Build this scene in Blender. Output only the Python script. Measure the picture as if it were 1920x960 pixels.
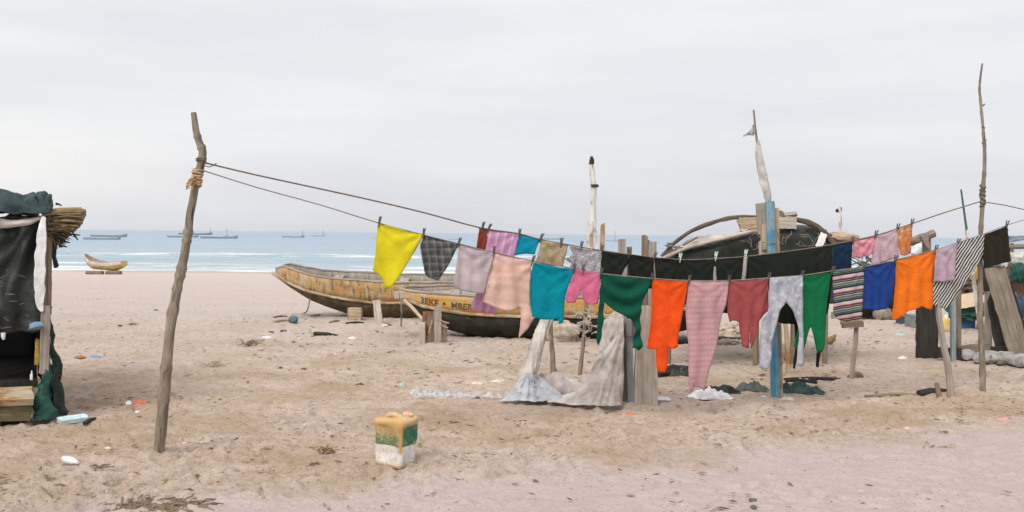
import bpy, bmesh, math, random
import numpy as np
from mathutils import Vector, Matrix, noise as mnoise
from mathutils.geometry import delaunay_2d_cdt

for o in list(bpy.data.objects): bpy.data.objects.remove(o)
scene = bpy.context.scene
COL = scene.collection
rnd = random.Random(7)

# ------------------------------------------------------------------ camera
F = 1867.0                       # focal length in pixels of the 1920 wide photograph
CAM = Vector((0, 0, 1.6))
PITCH = math.atan(42.5 / F); ROLL = 0.0095
FW = Vector((0, math.cos(PITCH), -math.sin(PITCH)))
_r0 = Vector((1, 0, 0)); _u0 = Vector((0, math.sin(PITCH), math.cos(PITCH)))
RT = _r0 * math.cos(ROLL) + _u0 * math.sin(ROLL)
UP = _u0 * math.cos(ROLL) - _r0 * math.sin(ROLL)
cam_d = bpy.data.cameras.new("camera"); cam_o = bpy.data.objects.new("camera", cam_d); COL.objects.link(cam_o)
M = Matrix((RT, UP, -FW)).transposed().to_4x4(); M.translation = CAM
cam_o.matrix_world = M
cam_d.lens = 35.0; cam_d.sensor_width = 36.0; cam_d.clip_start = 0.05; cam_d.clip_end = 20000
cam_d.dof.use_dof = True; cam_d.dof.focus_distance = 9.3; cam_d.dof.aperture_fstop = 5.0
scene.camera = cam_o

# ------------------------------------------------------------------ world
SUN_EL = math.radians(46); SUN_AZ = math.radians(-150)      # azimuth from +Y towards +X
wd = bpy.data.worlds.new("World"); scene.world = wd; wd.use_nodes = True
nt = wd.node_tree; nt.nodes.clear()
def N(nt, t, **kw):
    n = nt.nodes.new(t)
    for k, v in kw.items():
        if k.startswith('i_'): n.inputs[k[2:]].default_value = v
        elif k[0] == 'i' and k[1:].isdigit(): n.inputs[int(k[1:])].default_value = v
        else: setattr(n, k, v)
    return n
def MATH(nt, op, a, b=None, c=None, clamp=False):
    n = nt.nodes.new('ShaderNodeMath'); n.operation = op; n.use_clamp = clamp
    for i, x in enumerate((a, b, c)):
        if x is None: continue
        if isinstance(x, (int, float)): n.inputs[i].default_value = x
        else: nt.links.new(x, n.inputs[i])
    return n.outputs[0]
def RAMP(nt, fac, stops, interp='LINEAR'):
    n = nt.nodes.new('ShaderNodeValToRGB'); e = n.color_ramp; e.interpolation = interp
    while len(e.elements) < len(stops): e.elements.new(0.5)
    for el, (p, c) in zip(e.elements, stops):
        el.position = p; el.color = (c, c, c, 1) if isinstance(c, (int, float)) else (*c, 1)
    nt.links.new(fac, n.inputs[0]); return n.outputs[0]
def MIX(nt, fac, a, b, mode='MIX'):
    n = nt.nodes.new('ShaderNodeMix'); n.data_type = 'RGBA'; n.blend_type = mode
    for i, x in ((0, fac), (6, a), (7, b)):
        if isinstance(x, (int, float)):
            n.inputs[i].default_value = x if i == 0 else (x, x, x, 1)
        elif isinstance(x, tuple): n.inputs[i].default_value = (*x, 1)
        else: nt.links.new(x, n.inputs[i])
    return n.outputs[2]

sky = N(nt, 'ShaderNodeTexSky', sky_type='NISHITA', sun_disc=False, sun_elevation=SUN_EL, sun_rotation=SUN_AZ, altitude=0, dust_density=3.0)
bgs = N(nt, 'ShaderNodeBackground'); bgs.inputs[1].default_value = 0.10
nt.links.new(sky.outputs[0], bgs.inputs[0])
tc = N(nt, 'ShaderNodeTexCoord'); sep = N(nt, 'ShaderNodeSeparateXYZ'); nt.links.new(tc.outputs['Generated'], sep.inputs[0])
SX, SY, SZ = sep.outputs
zc = MATH(nt, 'MAXIMUM', SZ, 0.0)
grad = RAMP(nt, zc, [(0, (.675, .685, .735)), (.05, (.735, .742, .775)), (.12, (.785, .796, .82)), (.24, (.818, .828, .842)), (.5, (1.0, 1.0, 1.01)), (1, (1.42, 1.42, 1.42))])
mp = N(nt, 'ShaderNodeMapping'); mp.inputs['Scale'].default_value = (2.2, 2.2, 15); mp.inputs['Rotation'].default_value = (0, math.radians(4), 0)
nt.links.new(tc.outputs['Generated'], mp.inputs[0])
ns = N(nt, 'ShaderNodeTexNoise', i_Scale=1.5, i_Detail=6.0, i_Roughness=0.5); nt.links.new(mp.outputs[0], ns.inputs[0])
cl = RAMP(nt, ns.outputs[0], [(.25, (.90, .905, .925)), (.5, (.985, .985, .985)), (.75, (1.06, 1.055, 1.045))])
cg = MIX(nt, 1.0, grad, cl, 'MULTIPLY')
gx = MATH(nt, 'POWER', MATH(nt, 'DIVIDE', MATH(nt, 'ADD', SX, .52), .22), 2.0)
gz_ = MATH(nt, 'POWER', MATH(nt, 'DIVIDE', MATH(nt, 'ADD', SZ, -.058), .045), 2.0)
gl = MATH(nt, 'POWER', 2.718, MATH(nt, 'MULTIPLY', MATH(nt, 'ADD', gx, gz_), -1.0))
glc = MIX(nt, gl, (0, 0, 0), (.17, .15, .10))
cg2 = MIX(nt, 1.0, cg, glc, 'ADD')
bgc = N(nt, 'ShaderNodeBackground'); nt.links.new(cg2, bgc.inputs[0]); bgc.inputs[1].default_value = 1.0
mx = N(nt, 'ShaderNodeMixShader'); mx.inputs[0].default_value = 0.93
nt.links.new(bgs.outputs[0], mx.inputs[1]); nt.links.new(bgc.outputs[0], mx.inputs[2])
wo = N(nt, 'ShaderNodeOutputWorld'); nt.links.new(mx.outputs[0], wo.inputs[0])

sun_d = bpy.data.lights.new("sun", 'SUN'); sun_d.energy = 2.4; sun_d.angle = math.radians(26); sun_d.color = (1, .95, .88)
sun_o = bpy.data.objects.new("sun", sun_d); COL.objects.link(sun_o)
sd = Vector((math.sin(SUN_AZ) * math.cos(SUN_EL), math.cos(SUN_AZ) * math.cos(SUN_EL), math.sin(SUN_EL)))
sun_o.rotation_euler = sd.to_track_quat('Z', 'Y').to_euler(); sun_o.location = sd * 30
vs = scene.view_settings; vs.view_transform = 'Standard'; vs.look = 'None'; vs.exposure = 0.15; vs.gamma = 1.0; vs.use_curve_mapping = False

# ------------------------------------------------------------------ geometry helpers
def ray(px, py): return FW + RT * ((px - 960) / F) - UP * ((py - 480) / F)
def at(px, py, D): return CAM + ray(px, py) * D

def _hash(ix, iy, seed):
    h = (ix.astype(np.int64) * 374761393 + iy.astype(np.int64) * 668265263 + seed * 1442695041) & 0x7fffffff
    h = ((h ^ (h >> 13)) * 1274126177) & 0x7fffffff
    h = h ^ (h >> 16)
    return (h & 0xffff) / 65535.0
def vnoise(x, y, seed=0):
    x = np.asarray(x, float); y = np.asarray(y, float)
    ix = np.floor(x); iy = np.floor(y); fx = x - ix; fy = y - iy
    fx = fx * fx * (3 - 2 * fx); fy = fy * fy * (3 - 2 * fy)
    a = _hash(ix, iy, seed); b = _hash(ix + 1, iy, seed); c = _hash(ix, iy + 1, seed); d = _hash(ix + 1, iy + 1, seed)
    return (a * (1 - fx) + b * fx) * (1 - fy) + (c * (1 - fx) + d * fx) * fy - .5
def fbm(x, y, oct=4, seed=0):
    s = 0; a = 1.0
    for k in range(oct): s = s + a * vnoise(x, y, seed + k); a *= .5; x = np.asarray(x) * 2.03; y = np.asarray(y) * 2.03
    return s
SEA_Z = -1.2
_YS = [-20, 20, 30, 45, 58, 67, 75, 90, 140]; _ZS = [0, 0, -.12, -.55, -.95, -1.17, -1.45, -2.2, -4]
RA = Vector((-1.54, 6.0)); RB = Vector((4.47, 8.7))          # edge of the smooth track
def road_d(x, y):                                            # signed distance, positive on the track (camera side)
    t = (RB - RA).normalized()
    return (np.asarray(x) - RA.x) * t.y - (np.asarray(y) - RA.y) * t.x
def gbase(x, y):
    z = np.interp(y, _YS, _ZS)
    z = z + .05 * fbm(np.asarray(x) * .35, np.asarray(y) * .35, 2, 3)
    d = road_d(x, y)
    return z - .02 * np.clip(d / .4, 0, 1)
def gz(x, y): return float(gbase(x, y))
def G(px, py, lift=0.0):
    d = ray(px, py); t = 3.0; p = CAM + d * t
    for k in range(4000):
        p = CAM + d * t
        if p.z < gz(p.x, p.y) + lift: break
        t += max(.004, (p.z - gz(p.x, p.y)) * .5)
    return p

class MB:
    def __init__(s): s.v = []; s.f = []; s.uv = []
    def add(s, vs_, fs, uvs=None):
        b = len(s.v); s.v += [Vector(v) for v in vs_]; s.f += [tuple(i + b for i in f) for f in fs]
        s.uv += list(uvs) if uvs else [(v[0], v[2]) for v in vs_]
        return s
    def tube(s, pts, rad, sides=9, jit=0.0, cap=True, seed=0, flat=1.0):
        pts = [Vector(p) for p in pts]; n = len(pts)
        if isinstance(rad, (int, float)): rad = [rad] * n
        L = 0; vs_ = []; uv = []; ref = None
        for i, p in enumerate(pts):
            t = (pts[min(i + 1, n - 1)] - pts[max(i - 1, 0)]).normalized()
            if ref is None:
                ref = Vector((0, 0, 1)) if abs(t.z) < .7 else Vector((0, 1, 0))
            a = (ref - t * ref.dot(t)).normalized(); b = t.cross(a); ref = a
            if i: L += (p - pts[i - 1]).length
            for k in range(sides + 1):
                an = 2 * math.pi * (k % sides) / sides
                r = rad[i]
                if jit: r *= 1 + jit * mnoise.noise((math.cos(an) * 1.3 + seed * 7.1, math.sin(an) * 1.3, L * 9 + seed))
                vs_.append(p + a * (math.cos(an) * r * flat) + b * (math.sin(an) * r)); uv.append((k / sides * 2 * math.pi * rad[i], L))
        fs = []
        w = sides + 1
        for i in range(n - 1):
            for k in range(sides):
                fs.append((i * w + k, i * w + k + 1, (i + 1) * w + k + 1, (i + 1) * w + k))
        if cap:
            fs.append(tuple(range(sides))[::-1]); fs.append(tuple((n - 1) * w + k for k in range(sides)))
        return s.add(vs_, fs, uv)
    def plank(s, p0, p1, w, t, face=(0, -1, 0), seg=8, jit=.08, seed=0, w1=None, ends=.02, warp=0.0):
        # w across, t thick; 'face' is roughly the broad side's normal
        p0 = Vector(p0); p1 = Vector(p1); ax = (p1 - p0); L = ax.length; ax.normalize()
        fn = Vector(face); fn = (fn - ax * fn.dot(ax)).normalized(); sd_ = ax.cross(fn)
        r = random.Random(seed); w1 = w if w1 is None else w1
        vs_ = []; uv = []
        prof = [(-.5, -.5), (-.17, -.5), (.17, -.5), (.5, -.5), (.5, .5), (.17, .5), (-.17, .5), (-.5, .5)]
        for i in range(seg + 1):
            k = i / seg; ww = w + (w1 - w) * k
            jl = 1 + jit * r.uniform(-1, 1); jr = 1 + jit * r.uniform(-1, 1)
            for (a, b) in prof + [prof[0]]:
                q = a * ww * (jl if a < 0 else jr)
                e = 0
                if i == 0 or i == seg: e = ends * mnoise.noise((a * 1.6 + seed * 3.3, i * 5.0, 1.7)) * 1.3
                off = warp * math.sin(k * math.pi) + .12 * t * mnoise.noise((a * 4 + seed, k * 6, 2.2))
                vs_.append(p0 + ax * (L * k + e) + sd_ * q + fn * (-b * t + off)); uv.append((a * ww + (.13 if b > 0 else 0) + seed * .37, L * k))
        fs = []; m = 9
        for i in range(seg):
            for k in range(8): fs.append((i * m + k, i * m + k + 1, (i + 1) * m + k + 1, (i + 1) * m + k))
        fs.append(tuple(range(8))[::-1]); fs.append(tuple(seg * m + k for k in range(8)))
        return s.add(vs_, fs, uv)
    def box(s, c, sz, rot=0.0, jit=0.0, seed=0):
        r = random.Random(seed); R = Matrix.Rotation(rot, 3, 'Z'); c = Vector(c); vs_ = []
        for z in (-.5, .5):
            for (x, y) in ((-.5, -.5), (.5, -.5), (.5, .5), (-.5, .5)):
                vs_.append(c + R @ Vector((x * sz[0] * (1 + jit * r.uniform(-1, 1)), y * sz[1] * (1 + jit * r.uniform(-1, 1)), z * sz[2])))
        return s.add(vs_, [(3, 2, 1, 0), (4, 5, 6, 7), (0, 1, 5, 4), (1, 2, 6, 5), (2, 3, 7, 6), (3, 0, 4, 7)])
    def blob(s, c, rad, amp=.2, freq=1.5, seed=0, flat=-.9, sub=3, rot=0.0, box=0.0):
        bm = bmesh.new(); bmesh.ops.create_icosphere(bm, subdivisions=sub, radius=1)
        R = Matrix.Rotation(rot, 3, 'Z'); vs_ = []; uv = []
        for v in bm.verts:
            d = v.co.normalized()
            if box:
                q = max(abs(d.x), abs(d.y), abs(d.z)); d = d.lerp(d / q, box)
            k = 1 + amp * mnoise.fractal(v.co * freq + Vector((seed * 5.3, seed, 0)), 1, 2, 3)
            p = d * k
            if p.z < flat: p.z = flat
            q = R @ Vector((p.x * rad[0], p.y * rad[1], p.z * rad[2])); vs_.append(Vector(c) + q); uv.append((q.x + q.y, q.z))
        fs = [[v.index for v in f.verts] for f in bm.faces]; bm.free()
        return s.add(vs_, fs, uv)
    def mesh(s, name, L=Vector((0, 0, 0)), smooth=True):
        me = bpy.data.meshes.new(name); me.from_pydata([v - L for v in s.v], [], s.f)
        ul = me.uv_layers.new(name="UVMap")
        li = np.empty(len(me.loops), dtype=np.int32); me.loops.foreach_get('vertex_index', li)
        uv = np.array(s.uv, dtype=np.float32)[li]; ul.data.foreach_set('uv', uv.ravel())
        if smooth:
            me.polygons.foreach_set('use_smooth', [True] * len(me.polygons))
        return me

GROUP = {}
def tag(o, label=None, cat=None, group=None, kind=None):
    if label: o['label'] = label
    if cat: o['category'] = cat
    if group: o['group'] = group
    if kind: o['kind'] = kind
    return o
def sharp(o, ang=40):
    try:
        o.data.set_sharp_from_angle(angle=math.radians(ang))
    except Exception: pass
def obj(name, mb, mat, parent=None, smooth=True, ang=45):
    if parent is not None: L = parent.location.copy()
    else:
        lo = [min(v[i] for v in mb.v) for i in range(3)]; hi = [max(v[i] for v in mb.v) for i in range(3)]
        L = Vector(((lo[0] + hi[0]) / 2, (lo[1] + hi[1]) / 2, lo[2]))
    me = mb.mesh(name, L, smooth); me.materials.append(mat)
    o = bpy.data.objects.new(name, me); COL.objects.link(o)
    if smooth: sharp(o, ang)
    if parent is None: o.location = L
    elif parent.type == 'EMPTY' or True:
        o.parent = parent; o.location = (0, 0, 0)
    return o
def sub(name, mb, mat, part, smooth=True, ang=45):          # sub-part: parent is a part whose own location is zero
    L = part.parent.location.copy()
    me = mb.mesh(name, L, smooth); me.materials.append(mat)
    o = bpy.data.objects.new(name, me); COL.objects.link(o); o.parent = part
    if smooth: sharp(o, ang)
    return o
def thing(name, loc, label, cat, group=None):
    o = bpy.data.objects.new(name, None); COL.objects.link(o); o.location = Vector(loc); o.empty_display_size = .1
    return tag(o, label, cat, group)
def one(name, mb, mat, label, cat, group=None, **kw): return tag(obj(name, mb, mat, None, **kw), label, cat, group)
def px_path(pts, D0, D1=None):
    D1 = D0 if D1 is None else D1; n = len(pts)
    return [at(p[0], p[1], D0 + (D1 - D0) * i / max(1, n - 1)) for i, p in enumerate(pts)]
def dense(pts, k=4):
    out = []; n = len(pts); P = [Vector(p) for p in pts]
    for i in range(n - 1):
        a = P[max(i - 1, 0)]; b = P[i]; c = P[i + 1]; d = P[min(i + 2, n - 1)]
        for j in range(k):
            t = j / k
            out.append(.5 * ((2 * b) + (c - a) * t + (2 * a - 5 * b + 4 * c - d) * t * t + (3 * b - a - 3 * c + d) * t ** 3))
    out.append(P[-1]); return out
def rads(vals, k): 
    x = np.arange(len(vals)) * k; return list(np.interp(np.arange((len(vals) - 1) * k + 1), x, vals))

# ------------------------------------------------------------------ materials
def new_mat(name):
    m = bpy.data.materials.new(name); m.use_nodes = True; nt = m.node_tree; nt.nodes.clear()
    out = nt.nodes.new('ShaderNodeOutputMaterial'); b = nt.nodes.new('ShaderNodeBsdfPrincipled'); nt.links.new(b.outputs[0], out.inputs[0])
    return m, nt, b, out
def coords(nt, kind='UV', scale=(1, 1, 1), rnd_off=True):
    t = nt.nodes.new('ShaderNodeTexCoord'); mp = nt.nodes.new('ShaderNodeMapping'); mp.inputs['Scale'].default_value = scale
    nt.links.new(t.outputs[kind], mp.inputs[0])
    if rnd_off:
        oi = nt.nodes.new('ShaderNodeObjectInfo'); cx = nt.nodes.new('ShaderNodeCombineXYZ')
        r = MATH(nt, 'MULTIPLY', oi.outputs['Random'], 37.0)
        nt.links.new(r, cx.inputs[0]); nt.links.new(r, cx.inputs[2]); nt.links.new(cx.outputs[0], mp.inputs['Location'])
    return mp.outputs[0]
def noise(nt, vec, scale, detail=4, rough=.55, dist=0.0):
    n = N(nt, 'ShaderNodeTexNoise', i_Scale=scale, i_Detail=float(detail), i_Roughness=rough, i_Distortion=dist)
    nt.links.new(vec, n.inputs['Vector']); return n.outputs[0]
def bump(nt, b, h, strength=.4, dist=.01):
    n = N(nt, 'ShaderNodeBump', i_Strength=strength, i_Distance=dist); nt.links.new(h, n.inputs['Height']); nt.links.new(n.outputs[0], b.inputs['Normal'])
def mottle(name, c1, c2, scale=8, rough=.85, lo=.35, hi=.65, kind='Object', bstr=.3, c3=None, spec=.3, metal=0.0, stretch=(1, 1, 1)):
    m, nt, b, out = new_mat(name); v = coords(nt, kind, stretch); h = noise(nt, v, scale, 6, .6)
    c = RAMP(nt, h, [(lo, c1), (hi, c2)])
    if c3:
        h2 = noise(nt, v, scale * 2.7, 5, .6, .5); c = MIX(nt, RAMP(nt, h2, [(.55, 0.0), (.66, 1.0)]), c, c3)
    nt.links.new(c, b.inputs['Base Color']); b.inputs['Roughness'].default_value = rough; b.inputs['Specular IOR Level'].default_value = spec
    b.inputs['Metallic'].default_value = metal
    h3 = noise(nt, v, scale * 5, 4, .6); bump(nt, b, MATH(nt, 'ADD', h, MATH(nt, 'MULTIPLY', h3, .4)), bstr, .02)
    return m
def wood(name, c1, c2, crack=(.03, .025, .02), along=2.2, across=38, stain=None, rough=.9, knot=.3):
    m, nt, b, out = new_mat(name); v = coords(nt, 'UV', (across, along, 1)); v2 = coords(nt, 'UV', (9, 5, 1))
    h = noise(nt, v, 1.0, 6, .62, .6); big = noise(nt, v2, 1.0, 4, .6)
    c = RAMP(nt, h, [(.3, c1), (.62, c2)])
    c = MIX(nt, RAMP(nt, big, [(.3, .0), (.75, .55)]), c, tuple(x * .55 for x in c1))
    if stain: c = MIX(nt, RAMP(nt, noise(nt, v2, .7, 5, .65, .4), [(.5, 0.0), (.58, 1.0)]), c, stain)
    v3 = coords(nt, 'UV', (across * 2.2, along * .6, 1)); cr = noise(nt, v3, 1.0, 3, .5, .3)
    c = MIX(nt, RAMP(nt, cr, [(.30, .85), (.37, 0.0)]), c, crack)
    nt.links.new(c, b.inputs['Base Color']); b.inputs['Roughness'].default_value = rough; b.inputs['Specular IOR Level'].default_value = .25
    bump(nt, b, MATH(nt, 'ADD', h, MATH(nt, 'MULTIPLY', cr, 1.2)), .55, .012)
    return m

W_GREY = wood('weathered_grey_wood', (.24, .20, .165), (.42, .37, .32))
W_PALE = wood('pale_bleached_wood', (.36, .31, .26), (.55, .50, .44), (.10, .08, .06))
W_DARK = wood('dark_tarred_wood', (.022, .02, .017), (.05, .045, .038), (.01, .01, .01))
W_BROWN = wood('brown_driftwood', (.15, .11, .075), (.27, .21, .15))
W_BARK = wood('pole_bark', (.14, .11, .08), (.31, .255, .195), (.04, .035, .03), along=5, across=20)
W_TAN = wood('tan_board', (.36, .27, .18), (.52, .42, .30), (.14, .10, .06), stain=(.30, .17, .07))
W_BLUE = wood('blue_painted_board', (.07, .22, .36), (.13, .33, .47), (.30, .28, .25), stain=(.20, .30, .36))
W_STEEL = wood('blue_grey_board', (.17, .22, .24), (.28, .33, .34), (.06, .07, .07))
W_REED = wood('reed_stalks', (.18, .125, .06), (.37, .27, .145), (.06, .04, .02), along=3, across=60)
W_REDBROWN = wood('rusty_red_board', (.15, .06, .035), (.26, .12, .07), (.04, .02, .015), stain=(.20, .15, .11))
W_FLAKE = wood('flaking_white_paint', (.62, .60, .56), (.74, .72, .69), (.17, .14, .11), along=7, across=9, stain=(.36, .31, .26))
M_ROPE = mottle('hemp_rope', (.10, .075, .06), (.20, .15, .12), 60, .95)
M_ROPE2 = mottle('pale_rope', (.16, .14, .12), (.28, .25, .22), 60, .95)
M_RAG = mottle('straw_rag', (.34, .20, .11), (.52, .36, .22), 40, .95, bstr=.5)
M_PIN = mottle('dark_pin_wood', (.05, .045, .04), (.11, .10, .09), 40)
M_PINL = mottle('pale_green_plastic', (.45, .62, .48), (.55, .68, .58), 30, .5)
M_NETB = mottle('black_tarpaulin', (.010, .012, .010), (.026, .031, .027), 5, .55, spec=.4, bstr=.6)
M_TARPG = mottle('teal_grey_tarpaulin', (.016, .028, .030), (.042, .064, .068), 5, .75, bstr=.9, spec=.2)
M_NETG = mottle('green_net', (.012, .055, .042), (.03, .105, .08), 30, .9, bstr=.9)
M_SHEET = mottle('dirty_canvas', (.29, .25, .215), (.52, .48, .445), 5.5, .95, lo=.32, hi=.62, bstr=.5)
M_WHITEPL = mottle('white_plastic', (.62, .62, .63), (.78, .78, .79), 12, .6, bstr=.4)
M_BAGGREY = mottle('grey_sandbag', (.20, .19, .18), (.36, .345, .33), 7, .95, bstr=.6, c3=(.12, .11, .10))
M_DARKFAB = mottle('dark_green_rag', (.014, .018, .016), (.05, .06, .052), 14, .9, bstr=.7)
M_ROCK = mottle('dark_stone', (.06, .055, .05), (.14, .125, .11), 12, .9, bstr=.6)
M_RUBBLE = mottle('rubble_clods', (.22, .17, .13), (.48, .40, .32), 5, .95, bstr=.8, c3=(.1, .08, .06))
def plain(name, c, rough=.6): return mottle(name, tuple(x * .8 for x in c), tuple(min(1, x * 1.15) for x in c), 18, rough, bstr=.25)

def fabric(name, pattern, trans=.28, rough=.95):
    """pattern(nt, u, v, vec) -> colour socket or tuple; u along the line, v up, in metres"""
    m, nt, b, out = new_mat(name)
    t = nt.nodes.new('ShaderNodeTexCoord'); s = nt.nodes.new('ShaderNodeSeparateXYZ'); nt.links.new(t.outputs['UV'], s.inputs[0])
    c = pattern(nt, s.outputs[0], s.outputs[1], t.outputs['UV'])
    if isinstance(c, tuple):
        rgb = nt.nodes.new('ShaderNodeRGB'); rgb.outputs[0].default_value = (*c, 1); c = rgb.outputs[0]
    f = noise(nt, t.outputs['UV'], 5.0, 5, .6); c = MIX(nt, 1.0, c, RAMP(nt, f, [(.3, .84), (.7, 1.10)]), 'MULTIPLY')
    nt.links.new(c, b.inputs['Base Color']); b.inputs['Roughness'].default_value = rough; b.inputs['Specular IOR Level'].default_value = .05
    b.inputs['Sheen Weight'].default_value = .04; b.inputs['Sheen Roughness'].default_value = .5
    ha = nt.nodes.new('ShaderNodeAttribute'); ha.attribute_name = 'hem'
    c = MIX(nt, MATH(nt, 'MULTIPLY', RAMP(nt, ha.outputs['Fac'], [(.3, 0.0), (.6, 1.0)]), .22), c, MIX(nt, 1.0, c, .45, 'MULTIPLY')); nt.links.new(c, b.inputs['Base Color'])
    wv = noise(nt, t.outputs['UV'], 14.0, 4, .6, .8); rg = MATH(nt, 'ABSOLUTE', MATH(nt, 'SUBTRACT', noise(nt, t.outputs['UV'], 6.5, 3, .55, 1.2), .5))
    bump(nt, b, MATH(nt, 'ADD', MATH(nt, 'ADD', wv, MATH(nt, 'MULTIPLY', rg, -3.0)), MATH(nt, 'MULTIPLY', noise(nt, t.outputs['UV'], 240.0, 2, .5), .5)), .35, .012)
    tr = nt.nodes.new('ShaderNodeBsdfTranslucent'); nt.links.new(c, tr.inputs[0])
    mx = nt.nodes.new('ShaderNodeMixShader'); mx.inputs[0].default_value = trans
    nt.links.new(b.outputs[0], mx.inputs[1]); nt.links.new(tr.outputs[0], mx.inputs[2]); nt.links.new(mx.outputs[0], out.inputs[0])
    return m
def solid(c): return lambda nt, u, v, vec: c
def frac(nt, x, f, off=0.0): return MATH(nt, 'FRACT', MATH(nt, 'ADD', MATH(nt, 'MULTIPLY', x, f), off + 50.0))
def line_mask(nt, x, f, w, soft=.06, off=0.0):
    q = frac(nt, x, f, off); return RAMP(nt, q, [(0, 0.0), (soft, 1.0), (w, 1.0), (min(.99, w + soft), 0.0)])
def P_plaid(nt, u, v, vec):
    w = MATH(nt, 'MULTIPLY', noise(nt, vec, 7.0, 3, .5), .03); u = MATH(nt, 'ADD', MATH(nt, 'ADD', u, w), MATH(nt, 'MULTIPLY', v, .12)); v = MATH(nt, 'ADD', v, w)
    a = line_mask(nt, u, 17, .3, .18); b = line_mask(nt, v, 17, .3, .18); a2 = line_mask(nt, u, 17, .12, off=.5); b2 = line_mask(nt, v, 17, .12, off=.5)
    c = MIX(nt, MATH(nt, 'MULTIPLY', a, .38), (.085, .088, .085), (.26, .26, .25)); c = MIX(nt, MATH(nt, 'MULTIPLY', b, .38), c, (.27, .27, .25))
    c = MIX(nt, MATH(nt, 'MULTIPLY', MATH(nt, 'MAXIMUM', a2, b2), .35), c, (.02, .02, .022)); return c
def P_gingham(nt, u, v, vec):
    a = line_mask(nt, u, 32, .35, .15); b = line_mask(nt, v, 21, .25, .12)
    c = MIX(nt, MATH(nt, 'MULTIPLY', a, .28), (.66, .40, .41), (.56, .30, .36)); return MIX(nt, MATH(nt, 'MULTIPLY', b, .5), c, (.50, .27, .30))
def P_serape(nt, u, v, vec):
    q = frac(nt, MATH(nt, 'ADD', v, MATH(nt, 'MULTIPLY', u, -.12)), 7.9)
    navy = (.022, .028, .07); pink = (.62, .40, .43); gr = (.10, .19, .11); ol = (.30, .29, .15); pl = (.55, .52, .5); dk = (.03, .03, .04); bl = (.10, .13, .24)
    return RAMP(nt, q, [(0, pink), (.16, pl), (.21, navy), (.34, gr), (.40, dk), (.46, ol), (.52, bl), (.60, gr), (.66, pl), (.70, navy), (.80, ol), (.85, dk), (.93, (.35, .1, .12))], 'CONSTANT')
def P_zebra(nt, u, v, vec):
    wob = MATH(nt, 'MULTIPLY', noise(nt, vec, 4.0, 2, .5), .035)
    q = frac(nt, MATH(nt, 'ADD', MATH(nt, 'ADD', MATH(nt, 'MULTIPLY', u, .80), MATH(nt, 'MULTIPLY', v, -.66)), wob), 31)
    return MIX(nt, RAMP(nt, q, [(.0, 0.0), (.07, 1.0), (.45, 1.0), (.52, 0.0)]), (.03, .032, .03), (.68, .66, .62))
def P_lilac(nt, u, v, vec):
    q = frac(nt, MATH(nt, 'ADD', u, MATH(nt, 'MULTIPLY', v, -.25)), 14)
    c = RAMP(nt, q, [(0, (.66, .34, .57)), (.35, (.72, .45, .64)), (.5, (.78, .62, .73)), (.7, (.64, .32, .55)), (1, (.66, .34, .57))]); 
    return c
def P_noise(c1, c2, sc, lo=.4, hi=.6, c3=None, sc3=30):
    def f(nt, u, v, vec):
        c = RAMP(nt, noise(nt, vec, sc, 5, .6, .6), [(lo, c1), (hi, c2)])
        if c3: c = MIX(nt, RAMP(nt, noise(nt, vec, sc3, 3, .5, .5), [(.56, 0.0), (.62, 1.0)]), c, c3)
        return c
    return f

exec_later = []
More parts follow.
